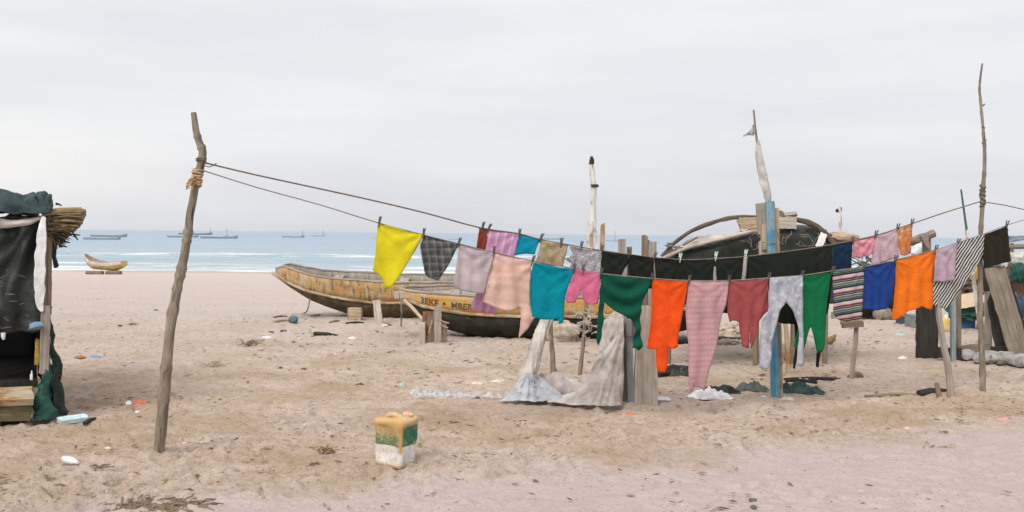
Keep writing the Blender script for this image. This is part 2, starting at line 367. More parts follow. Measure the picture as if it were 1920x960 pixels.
# ------------------------------------------------------------------ ground
def build_ground():
    D = np.concatenate([[-9, -5, -2, .5, 2.2, 3.2], 1 / np.linspace(1 / 3.9, 1 / 78.0, 760), [85, 100, 125, 160]])
    T = np.linspace(-1, 1, 1001)
    Y = D[:, None] + 0 * T[None]; X = (4.2 + .68 * np.maximum(D, 0))[:, None] * T[None]
    Z = gbase(X, Y)
    d = road_d(X, Y)
    rough = 1 - .8 * np.clip((d + .25) / .5, 0, 1)                 # smooth on the track
    rough = rough * np.interp(Y, [0, 16, 24, 60], [1, 1, .6, .35])
    patch = .55 + .9 * np.clip(fbm(X * .55, Y * .8, 3, 77) + .45, 0, 1)
    Z = Z + rough * patch * (.020 * fbm(X * 2.0, Y * 2.0, 3, 11) + .020 * fbm(X * 7.5, Y * 7.5, 3, 21) + .012 * fbm(X * 19, Y * 19, 2, 51))
    Z = Z + rough * .034 * np.maximum(0, fbm(X * 10, Y * 10, 2, 31) - .12) 
    ruts = np.clip(d / .3, 0, 1) * np.clip((3.5 - d) / 1.0, 0, 1)
    Z = Z + ruts * (.006 * np.sin(d * 9 + 2 * fbm(X * .7, Y * .7, 2, 5)) + .004 * fbm(X * 3, Y * 9, 3, 41))
    Z = Z + .016 * np.exp(-((d + .08) / .16) ** 2) * (1 + 1.2 * fbm(X * 3, Y * 3, 3, 61)) * .7      # low berm along the track's edge
    r = np.random.RandomState(3)
    nf = 5200                                                       # footprints and scuffs
    fy = 1 / r.uniform(1 / 28.0, 1 / 4.6, nf); fx = (r.uniform(-1, 1, nf)) * (1.0 + .56 * fy); fa = r.uniform(0, math.pi, nf); fl = r.uniform(.07, .14, nf); fd = r.uniform(.006, .02, nf)
    for i in range(nf):
        if road_d(fx[i], fy[i]) > .1 and r.rand() < .9: continue
        i0 = np.searchsorted(D, fy[i] - .4); i1 = np.searchsorted(D, fy[i] + .4)
        if i1 <= i0: continue
        Wd = 4.2 + .68 * fy[i]; j0 = int(np.clip(((fx[i] - .45) / Wd + 1) * 500, 0, 1000)); j1 = int(np.clip(((fx[i] + .45) / Wd + 1) * 500 + 2, 0, 1001))
        dx = X[i0:i1, j0:j1] - fx[i]; dy = Y[i0:i1, j0:j1] - fy[i]
        a = (dx * math.cos(fa[i]) + dy * math.sin(fa[i])) / fl[i]; b = (-dx * math.sin(fa[i]) + dy * math.cos(fa[i])) / (fl[i] * .5)
        q = np.sqrt(a * a + b * b)
        Z[i0:i1, j0:j1] += fd[i] * (-np.exp(-q ** 4 * .9) + .55 * np.exp(-((q - 1.45) / .35) ** 2))
    for (px_, py_) in ((298, 852), (1843, 740), (1212, 758), (1176, 762), (1450, 746), (1785, 745), (1597, 716), (812, 645), (1740, 671), (738, 872), (1038, 699), (1086, 704)):
        g_ = G(px_, py_); Z = Z + .028 * np.exp(-((X - g_.x) ** 2 + (Y - g_.y - .03) ** 2) / .16 ** 2) * (1 + .8 * fbm(X * 9, Y * 9, 2, 71))
    nr, nc = X.shape
    co = np.stack([X, Y, Z], -1).reshape(-1, 3).astype(np.float32)
    me = bpy.data.meshes.new('sand_ground')
    idx = np.arange(nr * nc).reshape(nr, nc)
    q = np.stack([idx[:-1, :-1], idx[:-1, 1:], idx[1:, 1:], idx[1:, :-1]], -1).reshape(-1, 4)
    me.vertices.add(len(co)); me.vertices.foreach_set('co', co.ravel())
    me.loops.add(q.size); me.loops.foreach_set('vertex_index', q.ravel().astype(np.int32))
    me.polygons.add(len(q)); me.polygons.foreach_set('loop_start', np.arange(0, q.size, 4, dtype=np.int32))
    me.polygons.foreach_set('use_smooth', np.ones(len(q), dtype=bool)); me.update(calc_edges=True)
    o = bpy.data.objects.new('sand_ground', me); COL.objects.link(o); o['kind'] = 'structure'
    m, nt, b, out = new_mat('beach_sand'); me.materials.append(m)
    v = coords(nt, 'Object', (1, 1, 1), False); s = nt.nodes.new('ShaderNodeSeparateXYZ'); nt.links.new(v, s.inputs[0])
    t = (RB - RA).normalized()
    dd = MATH(nt, 'SUBTRACT', MATH(nt, 'MULTIPLY', MATH(nt, 'SUBTRACT', s.outputs[0], RA.x), t.y), MATH(nt, 'MULTIPLY', MATH(nt, 'SUBTRACT', s.outputs[1], RA.y), t.x))
    wob = MATH(nt, 'MULTIPLY', MATH(nt, 'SUBTRACT', noise(nt, v, 1.1, 4, .6), .5), 1.5)
    onroad = RAMP(nt, MATH(nt, 'ADD', MATH(nt, 'ADD', dd, wob), .5), [(.2, 0.0), (.8, 1.0)])
    far = RAMP(nt, MATH(nt, 'DIVIDE', s.outputs[1], 40.0), [(.26, 0.0), (.50, 1.0)])
    big = noise(nt, v, .8, 5, .62); mid = noise(nt, v, 6.5, 8, .74, .4); fin = noise(nt, v, 40.0, 5, .72)
    vs_ = coords(nt, 'Object', (1, 2.1, 1), False); streak = noise(nt, vs_, 8.5, 7, .74, .5)
    c = RAMP(nt, mid, [(.30, (.43, .325, .25)), (.46, (.58, .455, .37)), (.62, (.66, .54, .465))])
    c = MIX(nt, RAMP(nt, big, [(.44, 0.0), (.62, .8)]), c, (.44, .325, .215))
    c = MIX(nt, RAMP(nt, streak, [(.55, 0.0), (.66, .75)]), c, (.28, .20, .125))
    road = RAMP(nt, mid, [(.3, (.40, .33, .312)), (.7, (.475, .398, .38))])
    road = MIX(nt, RAMP(nt, streak, [(.60, 0.0), (.75, .35)]), road, (.36, .26, .20))
    c = MIX(nt, onroad, c, road)
    farc = RAMP(nt, mid, [(.3, (.53, .455, .415)), (.7, (.59, .515, .475))])
    c = MIX(nt, MATH(nt, 'MULTIPLY', far, .85), c, farc)
    c = MIX(nt, RAMP(nt, fin, [(.30, .7), (.46, 0.0)]), c, (.25, .175, .115))
    c = MIX(nt, RAMP(nt, noise(nt, v, 75.0, 3, .6), [(.66, 0.0), (.72, .7)]), c, (.64, .56, .48))
    c = MIX(nt, RAMP(nt, noise(nt, v, 21.0, 4, .6, .3), [(.665, 0.0), (.705, .8)]), c, (.14, .10, .065))  # dark specks: debris and the shaded sides of small humps, painted in
    wet = RAMP(nt, MATH(nt, 'DIVIDE', s.outputs[1], 100.0), [(.595, 0.0), (.645, 1.0)])
    c = MIX(nt, MATH(nt, 'MULTIPLY', wet, .5), c, (.30, .24, .20))
    nt.links.new(c, b.inputs['Base Color']); b.inputs['Roughness'].default_value = .95; b.inputs['Specular IOR Level'].default_value = .15
    hb = MATH(nt, 'ADD', MATH(nt, 'MULTIPLY', noise(nt, v, 15.0, 7, .72, .3), 1.0), MATH(nt, 'MULTIPLY', fin, .8))
    amt = MATH(nt, 'SUBTRACT', 1.0, MATH(nt, 'MULTIPLY', onroad, .62))
    bump(nt, b, MATH(nt, 'MULTIPLY', hb, amt), .9, .055)
build_ground()

def build_sea():
    D = np.concatenate([np.linspace(58, 130, 260), np.geomspace(131, 9000, 90)]); T = np.linspace(-1, 1, 361)
    Y = D[:, None] + 0 * T[None]; X = (30 + .8 * D)[:, None] * T[None]
    Z = np.full_like(X, SEA_Z)
    near = np.interp(Y, [58, 70, 200, 600], [.25, 1, 1, 0])
    for (yc, h, w, sd_) in ((112, .42, 4.5, 1), (93, .22, 3.5, 2), (79, .14, 2.4, 3), (140, .3, 6, 4), (172, .3, 7, 5), (215, .3, 9, 6)):
        yy = yc + 6 * fbm(X * .012, X * 0 + sd_, 3, sd_) ; u = (Y - yy) / w
        env = np.clip(.75 + 1.1 * fbm(X * .02, X * 0 + sd_ * 3, 3, sd_ + 9), .1, 1.3)
        Z = Z + h * env * np.exp(-np.where(u < 0, u * 1.7, u) ** 2)
    Z = Z + near * .05 * fbm(X * .12, Y * .4, 3, 5)
    nr, nc = X.shape
    idx = np.arange(nr * nc).reshape(nr, nc); q = np.stack([idx[:-1, :-1], idx[:-1, 1:], idx[1:, 1:], idx[1:, :-1]], -1).reshape(-1, 4)
    me = bpy.data.meshes.new('sea_water'); me.from_pydata(np.stack([X, Y, Z], -1).reshape(-1, 3).tolist(), [], q.tolist())
    me.polygons.foreach_set('use_smooth', [True] * len(me.polygons))
    o = bpy.data.objects.new('sea_water', me); COL.objects.link(o); o['kind'] = 'structure'
    m, nt, b, out = new_mat('sea'); me.materials.append(m)
    v = coords(nt, 'Object', (1, 1, 1), False); s = nt.nodes.new('ShaderNodeSeparateXYZ'); nt.links.new(v, s.inputs[0])
    vl = coords(nt, 'Object', (.03, .012, .02), False); vf = coords(nt, 'Object', (.16, .55, 1), False); vb = coords(nt, 'Object', (.035, .12, 1), False)
    yw = MATH(nt, 'ADD', s.outputs[1], MATH(nt, 'MULTIPLY', MATH(nt, 'SUBTRACT', noise(nt, vl, 1.0, 3, .5), .5), 16.0))
    prof = RAMP(nt, MATH(nt, 'DIVIDE', yw, 400.0), [(.14, .85), (.18, .70), (.20, .46), (.222, .36), (.232, .25), (.255, .12), (.266, .55), (.29, .50), (.31, .08), (.42, .04), (.44, .20), (.46, .05), (.70, .0)])
    fo = noise(nt, vf, 1.0, 6, .68, .6); fb = noise(nt, vb, 1.0, 4, .6)
    k = MATH(nt, 'ADD', prof, MATH(nt, 'ADD', MATH(nt, 'MULTIPLY', MATH(nt, 'SUBTRACT', fo, .5), 1.9), MATH(nt, 'MULTIPLY', MATH(nt, 'SUBTRACT', fb, .5), 1.5)))
    foam = RAMP(nt, k, [(.44, 0.0), (.85, 1.0)])
    depth = RAMP(nt, MATH(nt, 'DIVIDE', s.outputs[1], 600.0), [(.10, (.32, .42, .45)), (.145, (.23, .325, .37)), (.175, (.18, .29, .335)), (.215, (.19, .285, .365)), (.4, (.155, .25, .36)), (1, (.125, .20, .31))])
    depth = MIX(nt, RAMP(nt, fb, [(.4, 0.0), (.7, .5)]), depth, (.31, .41, .47))
    c = MIX(nt, foam, depth, (.74, .75, .76))
    nt.links.new(c, b.inputs['Base Color']); nt.links.new(RAMP(nt, foam, [(0, .22), (1, .9)]), b.inputs['Roughness']); b.inputs['IOR'].default_value = 1.33
    vw = coords(nt, 'Object', (.25, .9, 1), False); w = MATH(nt, 'ADD', noise(nt, vw, 1.0, 6, .65), MATH(nt, 'MULTIPLY', foam, .4)); bump(nt, b, w, .9, .6)
build_sea()

# ------------------------------------------------------------------ boats
def boat(name, label, cat, L, beam, sheer, rail, keel, place, mats, group=None, stern=.55, thwarts=(.3, .5, .7), heel=0.0, bow_full=.42, lettering=None, inner=None, N_=44, tube_r=.022, thick=.03):
    """sheer / rail / keel: lists of (x, z) along the length; place: matrix that puts the bow's foot at the origin, +x aft"""
    base = place.translation.copy(); e = thing(name, base, label, cat, group)
    Mx = place @ Matrix.Rotation(heel, 4, 'X')
    def itp(tab, x): return float(np.interp(x, [p[0] for p in tab], [p[1] for p in tab]))
    xs = [L * (i / N_) ** 1.25 for i in range(N_ + 1)]
    def hb(x):
        t = x / L; f = min(1.0, t / bow_full); f = (1 - (1 - f) ** 2) ** .62
        if t > .6: f *= 1 - (1 - stern) * ((t - .6) / .4) ** 2
        return max(.018, beam / 2 * f)
    sec_l = []; sec_u = {1: [], -1: []}
    for x in xs:
        b = hb(x); s_, r_, k_ = itp(sheer, x), itp(rail, x), itp(keel, x); r_ = max(r_, k_ + .02)
        half = [(.0, k_), (.32 * b, k_ + .01), (.62 * b, k_ + .28 * (r_ - k_)), (.80 * b, k_ + .62 * (r_ - k_)), (.90 * b, r_)]
        sec_l.append([(x, -y, z) for y, z in half[::-1]] + [(x, y, z) for y, z in half[1:]])
        for sg in (1, -1):
            sec_u[sg].append([(x, sg * y, z) for y, z in ((.90 * b, r_), (.935 * b, r_ + .35 * (s_ - r_)), (.97 * b, r_ + .7 * (s_ - r_)), (b, s_))])
    def skin(secs, flip):
        mb = MB(); m = len(secs[0]); vs_ = [Mx @ Vector(p) for s in secs for p in s]; uv = []
        for s in secs:
            acc = 0
            for i, p in enumerate(s):
                if i: acc += (Vector(p) - Vector(s[i - 1])).length
                uv.append((p[0], acc))
        fs = []
        for i in range(len(secs) - 1):
            for k in range(m - 1):
                f = (i * m + k, (i + 1) * m + k, (i + 1) * m + k + 1, i * m + k + 1)
                fs.append(f if not flip else f[::-1])
        fs_end = None
        mb.add(vs_, fs, uv); return mb
    def solid_(o, th, off=-1.0):
        md = o.modifiers.new('thickness', 'SOLIDIFY'); md.thickness = th; md.offset = off; o.data.materials.append(mats.get('inside', W_GREY)); md.material_offset = 1; return o
    h = skin(sec_l, True); solid_(obj('hull', h, mats['hull'], e), thick, 0)
    for sg in (1, -1): solid_(obj('strake', skin(sec_u[sg], sg > 0), mats['strake'], e), thick * .8, 0)
    # transom
    s = sec_l[-1] + sec_u[1][-1][1:] ; poly = sec_u[-1][-1][::-1] + sec_l[-1][1:-1] + sec_u[1][-1]
    tr = MB(); pts = [Mx @ Vector(p) for p in poly]; back = [Mx @ (Vector(p) + Vector((-.03, 0, 0))) for p in poly]; n = len(pts)
    tr.add(pts + back, [tuple(range(n)), tuple(range(n, 2 * n))[::-1]] + [(i, i + n, (i + 1) % n + n, (i + 1) % n) for i in range(n)]); obj('transom', tr, mats['hull'], e)
    for sg in (1, -1):
        g = MB(); rr = MB()
        g.tube([Mx @ Vector(q[-1]) for q in sec_u[sg]], tube_r, 7, .35, seed=sg + 3); obj('gunwale', g, mats['gunwale'], e)
        rr.tube([Mx @ (Vector(q[0]) + Vector((0, sg * .012, 0))) for q in sec_u[sg]], tube_r * 1.15, 7, .3, seed=sg); obj('rub_rail', rr, mats['rail'], e)
    for k, t in enumerate(thwarts):
        x = L * t; b = hb(x) * .93; z = itp(sheer, x) - .07
        m = MB().plank(Mx @ Vector((x, -b, z)), Mx @ Vector((x, b, z)), .17, .03, Mx.to_3x3() @ Vector((0, 0, 1)), 6, .08, k); obj('thwart', m, mats['thwart'], e)
    st = MB(); x0 = 0
    st.tube([Mx @ Vector((-.01, 0, itp(keel, 0) - .01)), Mx @ Vector((0.0, 0, (itp(keel, 0) + itp(sheer, 0)) / 2)), Mx @ Vector((.0, 0, itp(sheer, 0) + .02))], tube_r * 1.4, 7, .2); obj('stem', st, mats['gunwale'], e)
    if inner:
        for k, (x0, x1, z0, y0) in enumerate(inner):
            m = MB().plank(Mx @ Vector((x0, y0, z0)), Mx @ Vector((x1, y0 * .8, z0 + .02)), .16, .03, Mx.to_3x3() @ Vector((0, -.5, 1)), 8, .1, k + 9); obj('floor_board', m, mats['thwart'], e)
    return e, Mx, sec_u

def paint_mat(name, main, alt, red, bare, dark, sc=1.0, worn=.52):
    m, nt, b, out = new_mat(name); v = coords(nt, 'UV', (5 * sc, 9 * sc, 1)); vv = coords(nt, 'UV', (13 * sc, 2.6 * sc, 1))
    n1 = noise(nt, v, 1.0, 6, .65, .5); n2 = noise(nt, vv, 1.0, 5, .65, .3); n3 = noise(nt, v, .45, 4, .6)
    c = RAMP(nt, n1, [(.35, main), (.62, alt)])
    c = MIX(nt, RAMP(nt, n3, [(.48, 0.0), (.62, .7)]), c, red)
    c = MIX(nt, RAMP(nt, n2, [(.50, 0.0), (.60, .85)]), c, bare)
    c = MIX(nt, RAMP(nt, noise(nt, vv, 1.7, 5, .7, .6), [(worn, 0.0), (worn + .10, .72)]), c, dark)
    sp_ = nt.nodes.new('ShaderNodeSeparateXYZ'); tc_ = nt.nodes.new('ShaderNodeTexCoord'); nt.links.new(tc_.outputs['UV'], sp_.inputs[0])
    seam = line_mask(nt, MATH(nt, 'ADD', sp_.outputs[1], MATH(nt, 'MULTIPLY', n3, .04)), 6.1, .06, .04)
    c = MIX(nt, MATH(nt, 'MULTIPLY', seam, .08), c, tuple(x * .7 for x in dark))
    nt.links.new(c, b.inputs['Base Color']); b.inputs['Roughness'].default_value = .85; b.inputs['Specular IOR Level'].default_value = .25
    bump(nt, b, MATH(nt, 'SUBTRACT', MATH(nt, 'ADD', n1, n2), MATH(nt, 'MULTIPLY', seam, .1)), .6, .02); return m
PM1 = paint_mat('peeling_ochre_paint', (.38, .22, .07), (.50, .36, .18), (.50, .17, .045), (.44, .38, .30), (.10, .065, .032), 1.0, .51)
PM2 = paint_mat('yellow_orange_paint', (.55, .32, .08), (.60, .40, .15), (.58, .24, .05), (.46, .40, .33), (.16, .10, .05), 1.0, .58)
HULLM = wood('tarred_hull', (.10, .075, .042), (.17, .13, .075), (.03, .025, .016), along=14, across=2.5, stain=(.075, .06, .035))
HULLM2 = mottle('black_green_hull', (.016, .018, .013), (.045, .045, .032), 4, .9, c3=(.075, .062, .036))
BOATM = dict(hull=HULLM, strake=PM1, gunwale=W_GREY, rail=W_TAN, thwart=W_GREY)
def lp(x, y, z, rot=0): m = Matrix.Rotation(rot, 4, 'Z'); m.translation = Vector((x, y, z)); return m

p1 = at(515, 511, 18.4)
BOAT1 = boat('fishing_pirogue', 'weathered ochre wooden pirogue with peeling paint, farther of the two beached boats, bow left', 'boat', 5.6, 1.25,
     [(0, .93), (.16, 1.0), (.46, .92), (.75, .85), (1.1, .82), (1.5, .80), (2.2, .76), (4, .78), (5.6, .95)],
     [(0, .84), (.22, .70), (.62, .56), (1.16, .46), (1.8, .38), (3.5, .37), (5.6, .6)],
     [(0, .82), (.24, .60), (.62, .37), (.92, .25), (1.38, .10), (1.8, .0), (4.3, -.01), (5.6, .3)],
     lp(p1.x, p1.y + .25, gz(p1.x, 18.5) - .02, .03), BOATM, heel=math.radians(4.5), thwarts=(.2, .42, .62, .82), bow_full=.36,
     inner=[(.9, 2.6, .55, .28), (2.2, 4.2, .5, .3), (.8, 2.2, .6, .45)])
b1_, M1, su1 = BOAT1
obj('stem_horn', MB().tube([M1 @ Vector((.30, 0, .62)), M1 @ Vector((.10, 0, .74)), M1 @ Vector((-.10, 0, .85))], [.07, .05, .03], 8, .3), W_PALE, b1_)
p2 = at(750, 540, 15.4)
b2, M2, su2 = boat('fishing_pirogue', 'yellow orange wooden pirogue with dark lettering on its side, nearest beached boat behind the laundry', 'boat', 4.65, 1.15,
     [(0, .735), (.3, .725), (.7, .72), (1.1, .715), (3, .72), (4.65, .84)],
     [(0, .66), (.1, .60), (.36, .51), (.63, .475), (1.07, .43), (1.86, .41), (3.4, .42), (4.65, .55)],
     [(0, .60), (.12, .46), (.36, .27), (.75, .12), (1.36, -.02), (3.6, -.02), (4.65, .2)],
     lp(p2.x, p2.y + .1, gz(p2.x, 15.4), -.015), dict(BOATM, strake=PM2, hull=HULLM2), heel=math.radians(6), thwarts=(.18, .45, .7),
     inner=[(.35, 1.7, .60, .28), (1.2, 3.2, .52, .2)])
def text_mesh(body, size, ext=.002):
    cu = bpy.data.curves.new('txt', 'FONT'); cu.body = body; cu.size = size; cu.extrude = ext; cu.offset = size * .012
    to = bpy.data.objects.new('txt', cu); COL.objects.link(to); bpy.context.view_layer.update()
    me = bpy.data.meshes.new_from_object(to.evaluated_get(bpy.context.evaluated_depsgraph_get()))
    bpy.data.objects.remove(to); return me
M_INK = mottle('faded_black_letters', (.035, .028, .018), (.20, .12, .045), 22, .9)
def letter_on(body, x0, size):
    me = text_mesh(body, size)
    def q(t, k): 
        tab = su2[-1]; xs = [s_[0][0] for s_ in tab]
        return Vector([float(np.interp(t, xs, [s_[k][c] for s_ in tab])) for c in range(3)])
    mb = MB(); vs_ = []
    for v in me.vertices:
        x = x0 + v.co.x * 1.0; lo = q(x, 0); hi = q(x, 3); k = .22 + v.co.y / (hi - lo).length
        p = lo.lerp(hi, k); p.y -= .012 + .006 + v.co.z; p.x = x
        vs_.append(M2 @ p)
    mb.add(vs_, [tuple(p.vertices) for p in me.polygons]); bpy.data.meshes.remove(me)
    obj('lettering', mb, M_INK, b2, smooth=False)
letter_on("3EKE", .34, .135); letter_on("\u2022", .69, .15); letter_on("MBER", .82, .135)
# bow strut, prop and rope of the near boats
p = lambda x, y, D: at(x, y, D)
t = thing('bow_strut', p(790, 600, 14.9), 'tan wooden strut with pale block end at the bow of lettered boat', 'strut')
obj('stick', MB().tube([p(745, 552, 15.1), p(770, 574, 15.0), p(796, 603, 14.75)], [.035, .03, .028], 8, .3), W_TAN, t)
obj('end_block', MB().box(p(747, 553, 15.05), (.13, .12, .1), .3, .2, 3), W_PALE, t)
one('boat_prop', MB().plank(p(711, 608, 17.3), p(706, 563, 17.4), .13, .05, seed=4), W_PALE, 'pale grey plank propping up the side of the farther pirogue', 'prop')
one('rope', MB().tube(dense([p(581, 560, 18.2), p(577, 580, 18), G(570, 587), G(548, 590)], 4), .012, 6), M_ROPE, 'thin rope hanging from the farther pirogue bow to the sand', 'rope')
one('rope', MB().tube([p(752, 560, 14.95), p(753, 585, 14.9), G(752, 610)], .012, 6), M_ROPE2, 'thin pale rope hanging straight from the lettered boat bow', 'rope')
bb = G(665, 600); one('timber_block', MB().plank(bb + Vector((-.1, 0, .1)), bb + Vector((.12, 0, .1)), .24, .2, (0, -1, 0), 4, .05, 3), W_TAN, 'squared timber block supporting the keel of the farther pirogue', 'block')
# wooden stump of boards
bb = G(812, 645)
t = thing('board_stump', bb, 'short stump of upright boards with rusty red panel in front of lettered boat', 'wooden stump')
D = bb.y
def vplank(par, name, x0, y0, x1, y1, w, mat, D, th=.04, seed=0, jit=.06, D1=None, ends=.03):
    """board whose top centre is at pixel x0,y0 and foot at x1,y1; w in pixels"""
    a = at(x0, y0, D if D1 is None else D1); c = at(x1, y1, D); c = c - (a - c).normalized() * .06
    o = obj(name, MB().plank(c, a, w / F * D, th, (0, -1, 0), 14, jit, seed, ends=ends), mat, par); return o
vplank(t, 'board', 809, 583, 809, 640, 34, W_REDBROWN, D + .04, seed=1)
vplank(t, 'post', 792, 606, 792, 644, 11, W_PALE, D, .07, 2)
vplank(t, 'board', 821, 574, 821, 644, 14, W_GREY, D, .05, 3)
vplank(t, 'post', 832, 607, 833, 645, 11, W_BROWN, D + .03, .07, 4)
obj('splinters', MB().tube([at(822, 600, D - .03), at(842, 606, D - .06)], .008, 5).tube([at(824, 608, D - .03), at(840, 615, D - .08)], .007, 5).tube([at(810, 600, D - .04), at(804, 625, D - .05)], .008, 5), W_TAN, t)
# small canoe near the surf
pc = at(196, 508, 54)
cm = dict(hull=paint_mat('canoe_yellow', (.52, .33, .08), (.58, .40, .13), (.5, .30, .10), (.5, .43, .30), (.3, .2, .09)), strake=paint_mat('canoe_white', (.60, .54, .46), (.66, .62, .56), (.55, .42, .3), (.5, .42, .34), (.35, .22, .15)), gunwale=W_PALE, rail=W_TAN, thwart=W_BROWN)
Lc = 2.75; ang = math.radians(22); dx = math.cos(ang); dy = -math.sin(ang)
cx, cy = pc.x, pc.y
boat('canoe', 'small yellow and white canoe on log rollers at the water edge', 'canoe', Lc, .85,
     [(0, .95), (.25, .78), (.7, .58), (1.7, .50), (2.75, .62)], [(0, .84), (.4, .46), (.9, .32), (2.0, .30), (2.75, .42)], [(0, .78), (.3, .32), (.7, .12), (2.2, .08), (2.75, .3)],
     lp(cx - dx * Lc / 2, cy - dy * Lc / 2, gz(cx, cy) + .14, -ang), cm, thwarts=(.3, .6), tube_r=.022)
for k, (a0, b0, a1, b1, lab) in enumerate(((163, 507.5, 192, 508.5, 'brown log roller under the bow of the small canoe'), (200, 510, 226, 512, 'brown log roller under the stern of the small canoe'))):
    q0 = at(a0, b0, 53.6); q1 = at(a1, b1, 53.2); q0.z = gz(q0.x, q0.y) + .08; q1.z = gz(q1.x, q1.y) + .08
    one('log', MB().tube([q0, q0.lerp(q1, .5), q1], .12, 9, .2, seed=k), W_BROWN, lab, 'log', 'log rollers under the canoe')
# moored boats out at sea
FARM = dict(hull=mottle('hazed_hull', (.20, .255, .32), (.26, .31, .37), .6), strake=mottle('hazed_strake', (.22, .26, .32), (.36, .39, .43), .5), gunwale=W_PALE, rail=W_GREY, thwart=W_PALE)  # grey-blue distance haze is mixed into these hull colours
for k, (xa, xb, yw, mast, lab) in enumerate((
    (157, 226, 449, None, 'moored grey pirogue nearest the shore, left of the first pole'),
    (170, 238, 444, None, 'moored low pirogue just behind another at far left of sea'),
    (314, 372, 445, None, 'low moored pirogue passing behind the tall left pole'),
    (335, 398, 440, (394, 428), 'moored pirogue with mast, farthest of the trio by left pole'),
    (376, 446, 447, (425, 428), 'moored pirogue with thin mast and raised bow right of left pole'),
    (529, 571, 445, (567, 432), 'small moored boat with pennant mast in open water'),
    (585, 608, 443, (606, 432), 'tiny moored boat with stern mast beside the pennant boat'),
    (697, 716, 447, None, 'moored boat half hidden by the yellow cloth'),
    (840, 862, 449, None, 'small moored boat seen above the plaid cloth'),
    (1012, 1052, 449, None, 'long low moored boat above the beige patterned cloth'),
    (1136, 1158, 452, (1153, 433), 'dark blue moored boat right of the white mast'))):
    hz = 437.5 + (0.5 * (xa + xb) - 960) * .0095
    Dk = F * 2.8 / (yw - hz); a = at(xa, yw, Dk); c = at(xb, yw, Dk); L = (c - a).length; a.z = SEA_Z
    hgt = min(1.2, L * .062)
    e, Mk, _ = boat('moored_pirogue', lab, 'boat', L, L * .15, [(0, hgt * 1.5), (L * .12, hgt * .95), (L * .4, hgt * .62), (L, hgt * .95)], [(0, hgt * .9), (L * .2, hgt * .4), (L, hgt * .5)], [(0, hgt * .4), (L * .12, -.3), (L, -.3)],
         Matrix.Translation(Vector((c.x, c.y, SEA_Z))) @ Matrix.Rotation(math.pi, 4, 'Z'), FARM, 'pirogues moored offshore', thwarts=(.4,), N_=22, tube_r=hgt * .04, thick=.08)
    if mast:
        mb = MB().tube([at(mast[0], yw - 1, Dk), at(mast[0], mast[1], Dk)], .07 * Dk / 200, 6); obj('mast', mb, FARM['strake'], e)
        if k in (4, 5, 10):
            q = at(mast[0], mast[1] + 3, Dk); obj('deck_gear', MB().box(at(mast[0], yw - 4, Dk), (L * .09, .5, L * .05)), FARM['strake'], e)

# ------------------------------------------------------------------ clotheslines
POLE_L = at(376, 312, 7.1); POLE_R = at(1842, 400, 10.2)
class Sheet:
    """upright curved surface along a line in plan, used as the hanging plane of the cloths"""
    def __init__(s, A, B, bow=0.0):
        s.A = Vector((A[0], A[1])); s.B = Vector((B[0], B[1])); s.u = (s.B - s.A).normalized(); s.L = (s.B - s.A).length
        s.n = Vector((s.u.y, -s.u.x)); s.bow = bow                    # n points to the camera side
        if s.n.dot(Vector((CAM.x, CAM.y)) - s.A) < 0: s.n = -s.n
    def off(s, q): return -s.bow * math.sin(math.pi * max(0, min(1, q / s.L)))
    def sz(s, px, py, extra=0.0):
        d = ray(px, py); o = 0.0
        for k in range(6):
            A = s.A + s.n * (o + extra); den = d.x * s.n.x + d.y * s.n.y
            t = ((A.x - CAM.x) * s.n.x + (A.y - CAM.y) * s.n.y) / den
            P = CAM + d * t; q = (P.x - s.A.x) * s.u.x + (P.y - s.A.y) * s.u.y; o = s.off(q)
        return q, P.z
    def pos(s, q, z, d=0.0):
        b = s.A + s.u * q + s.n * (s.off(q) + d); return Vector((b.x, b.y, z))
pl = Vector((POLE_L.x, POLE_L.y)); pr = Vector((POLE_R.x, POLE_R.y)); nn = Vector(((pr - pl).y, -(pr - pl).x)).normalized()
FRONT = Sheet(pl, pr + nn * .07, 0.0); BACK = Sheet(pl, pr, 0.16)

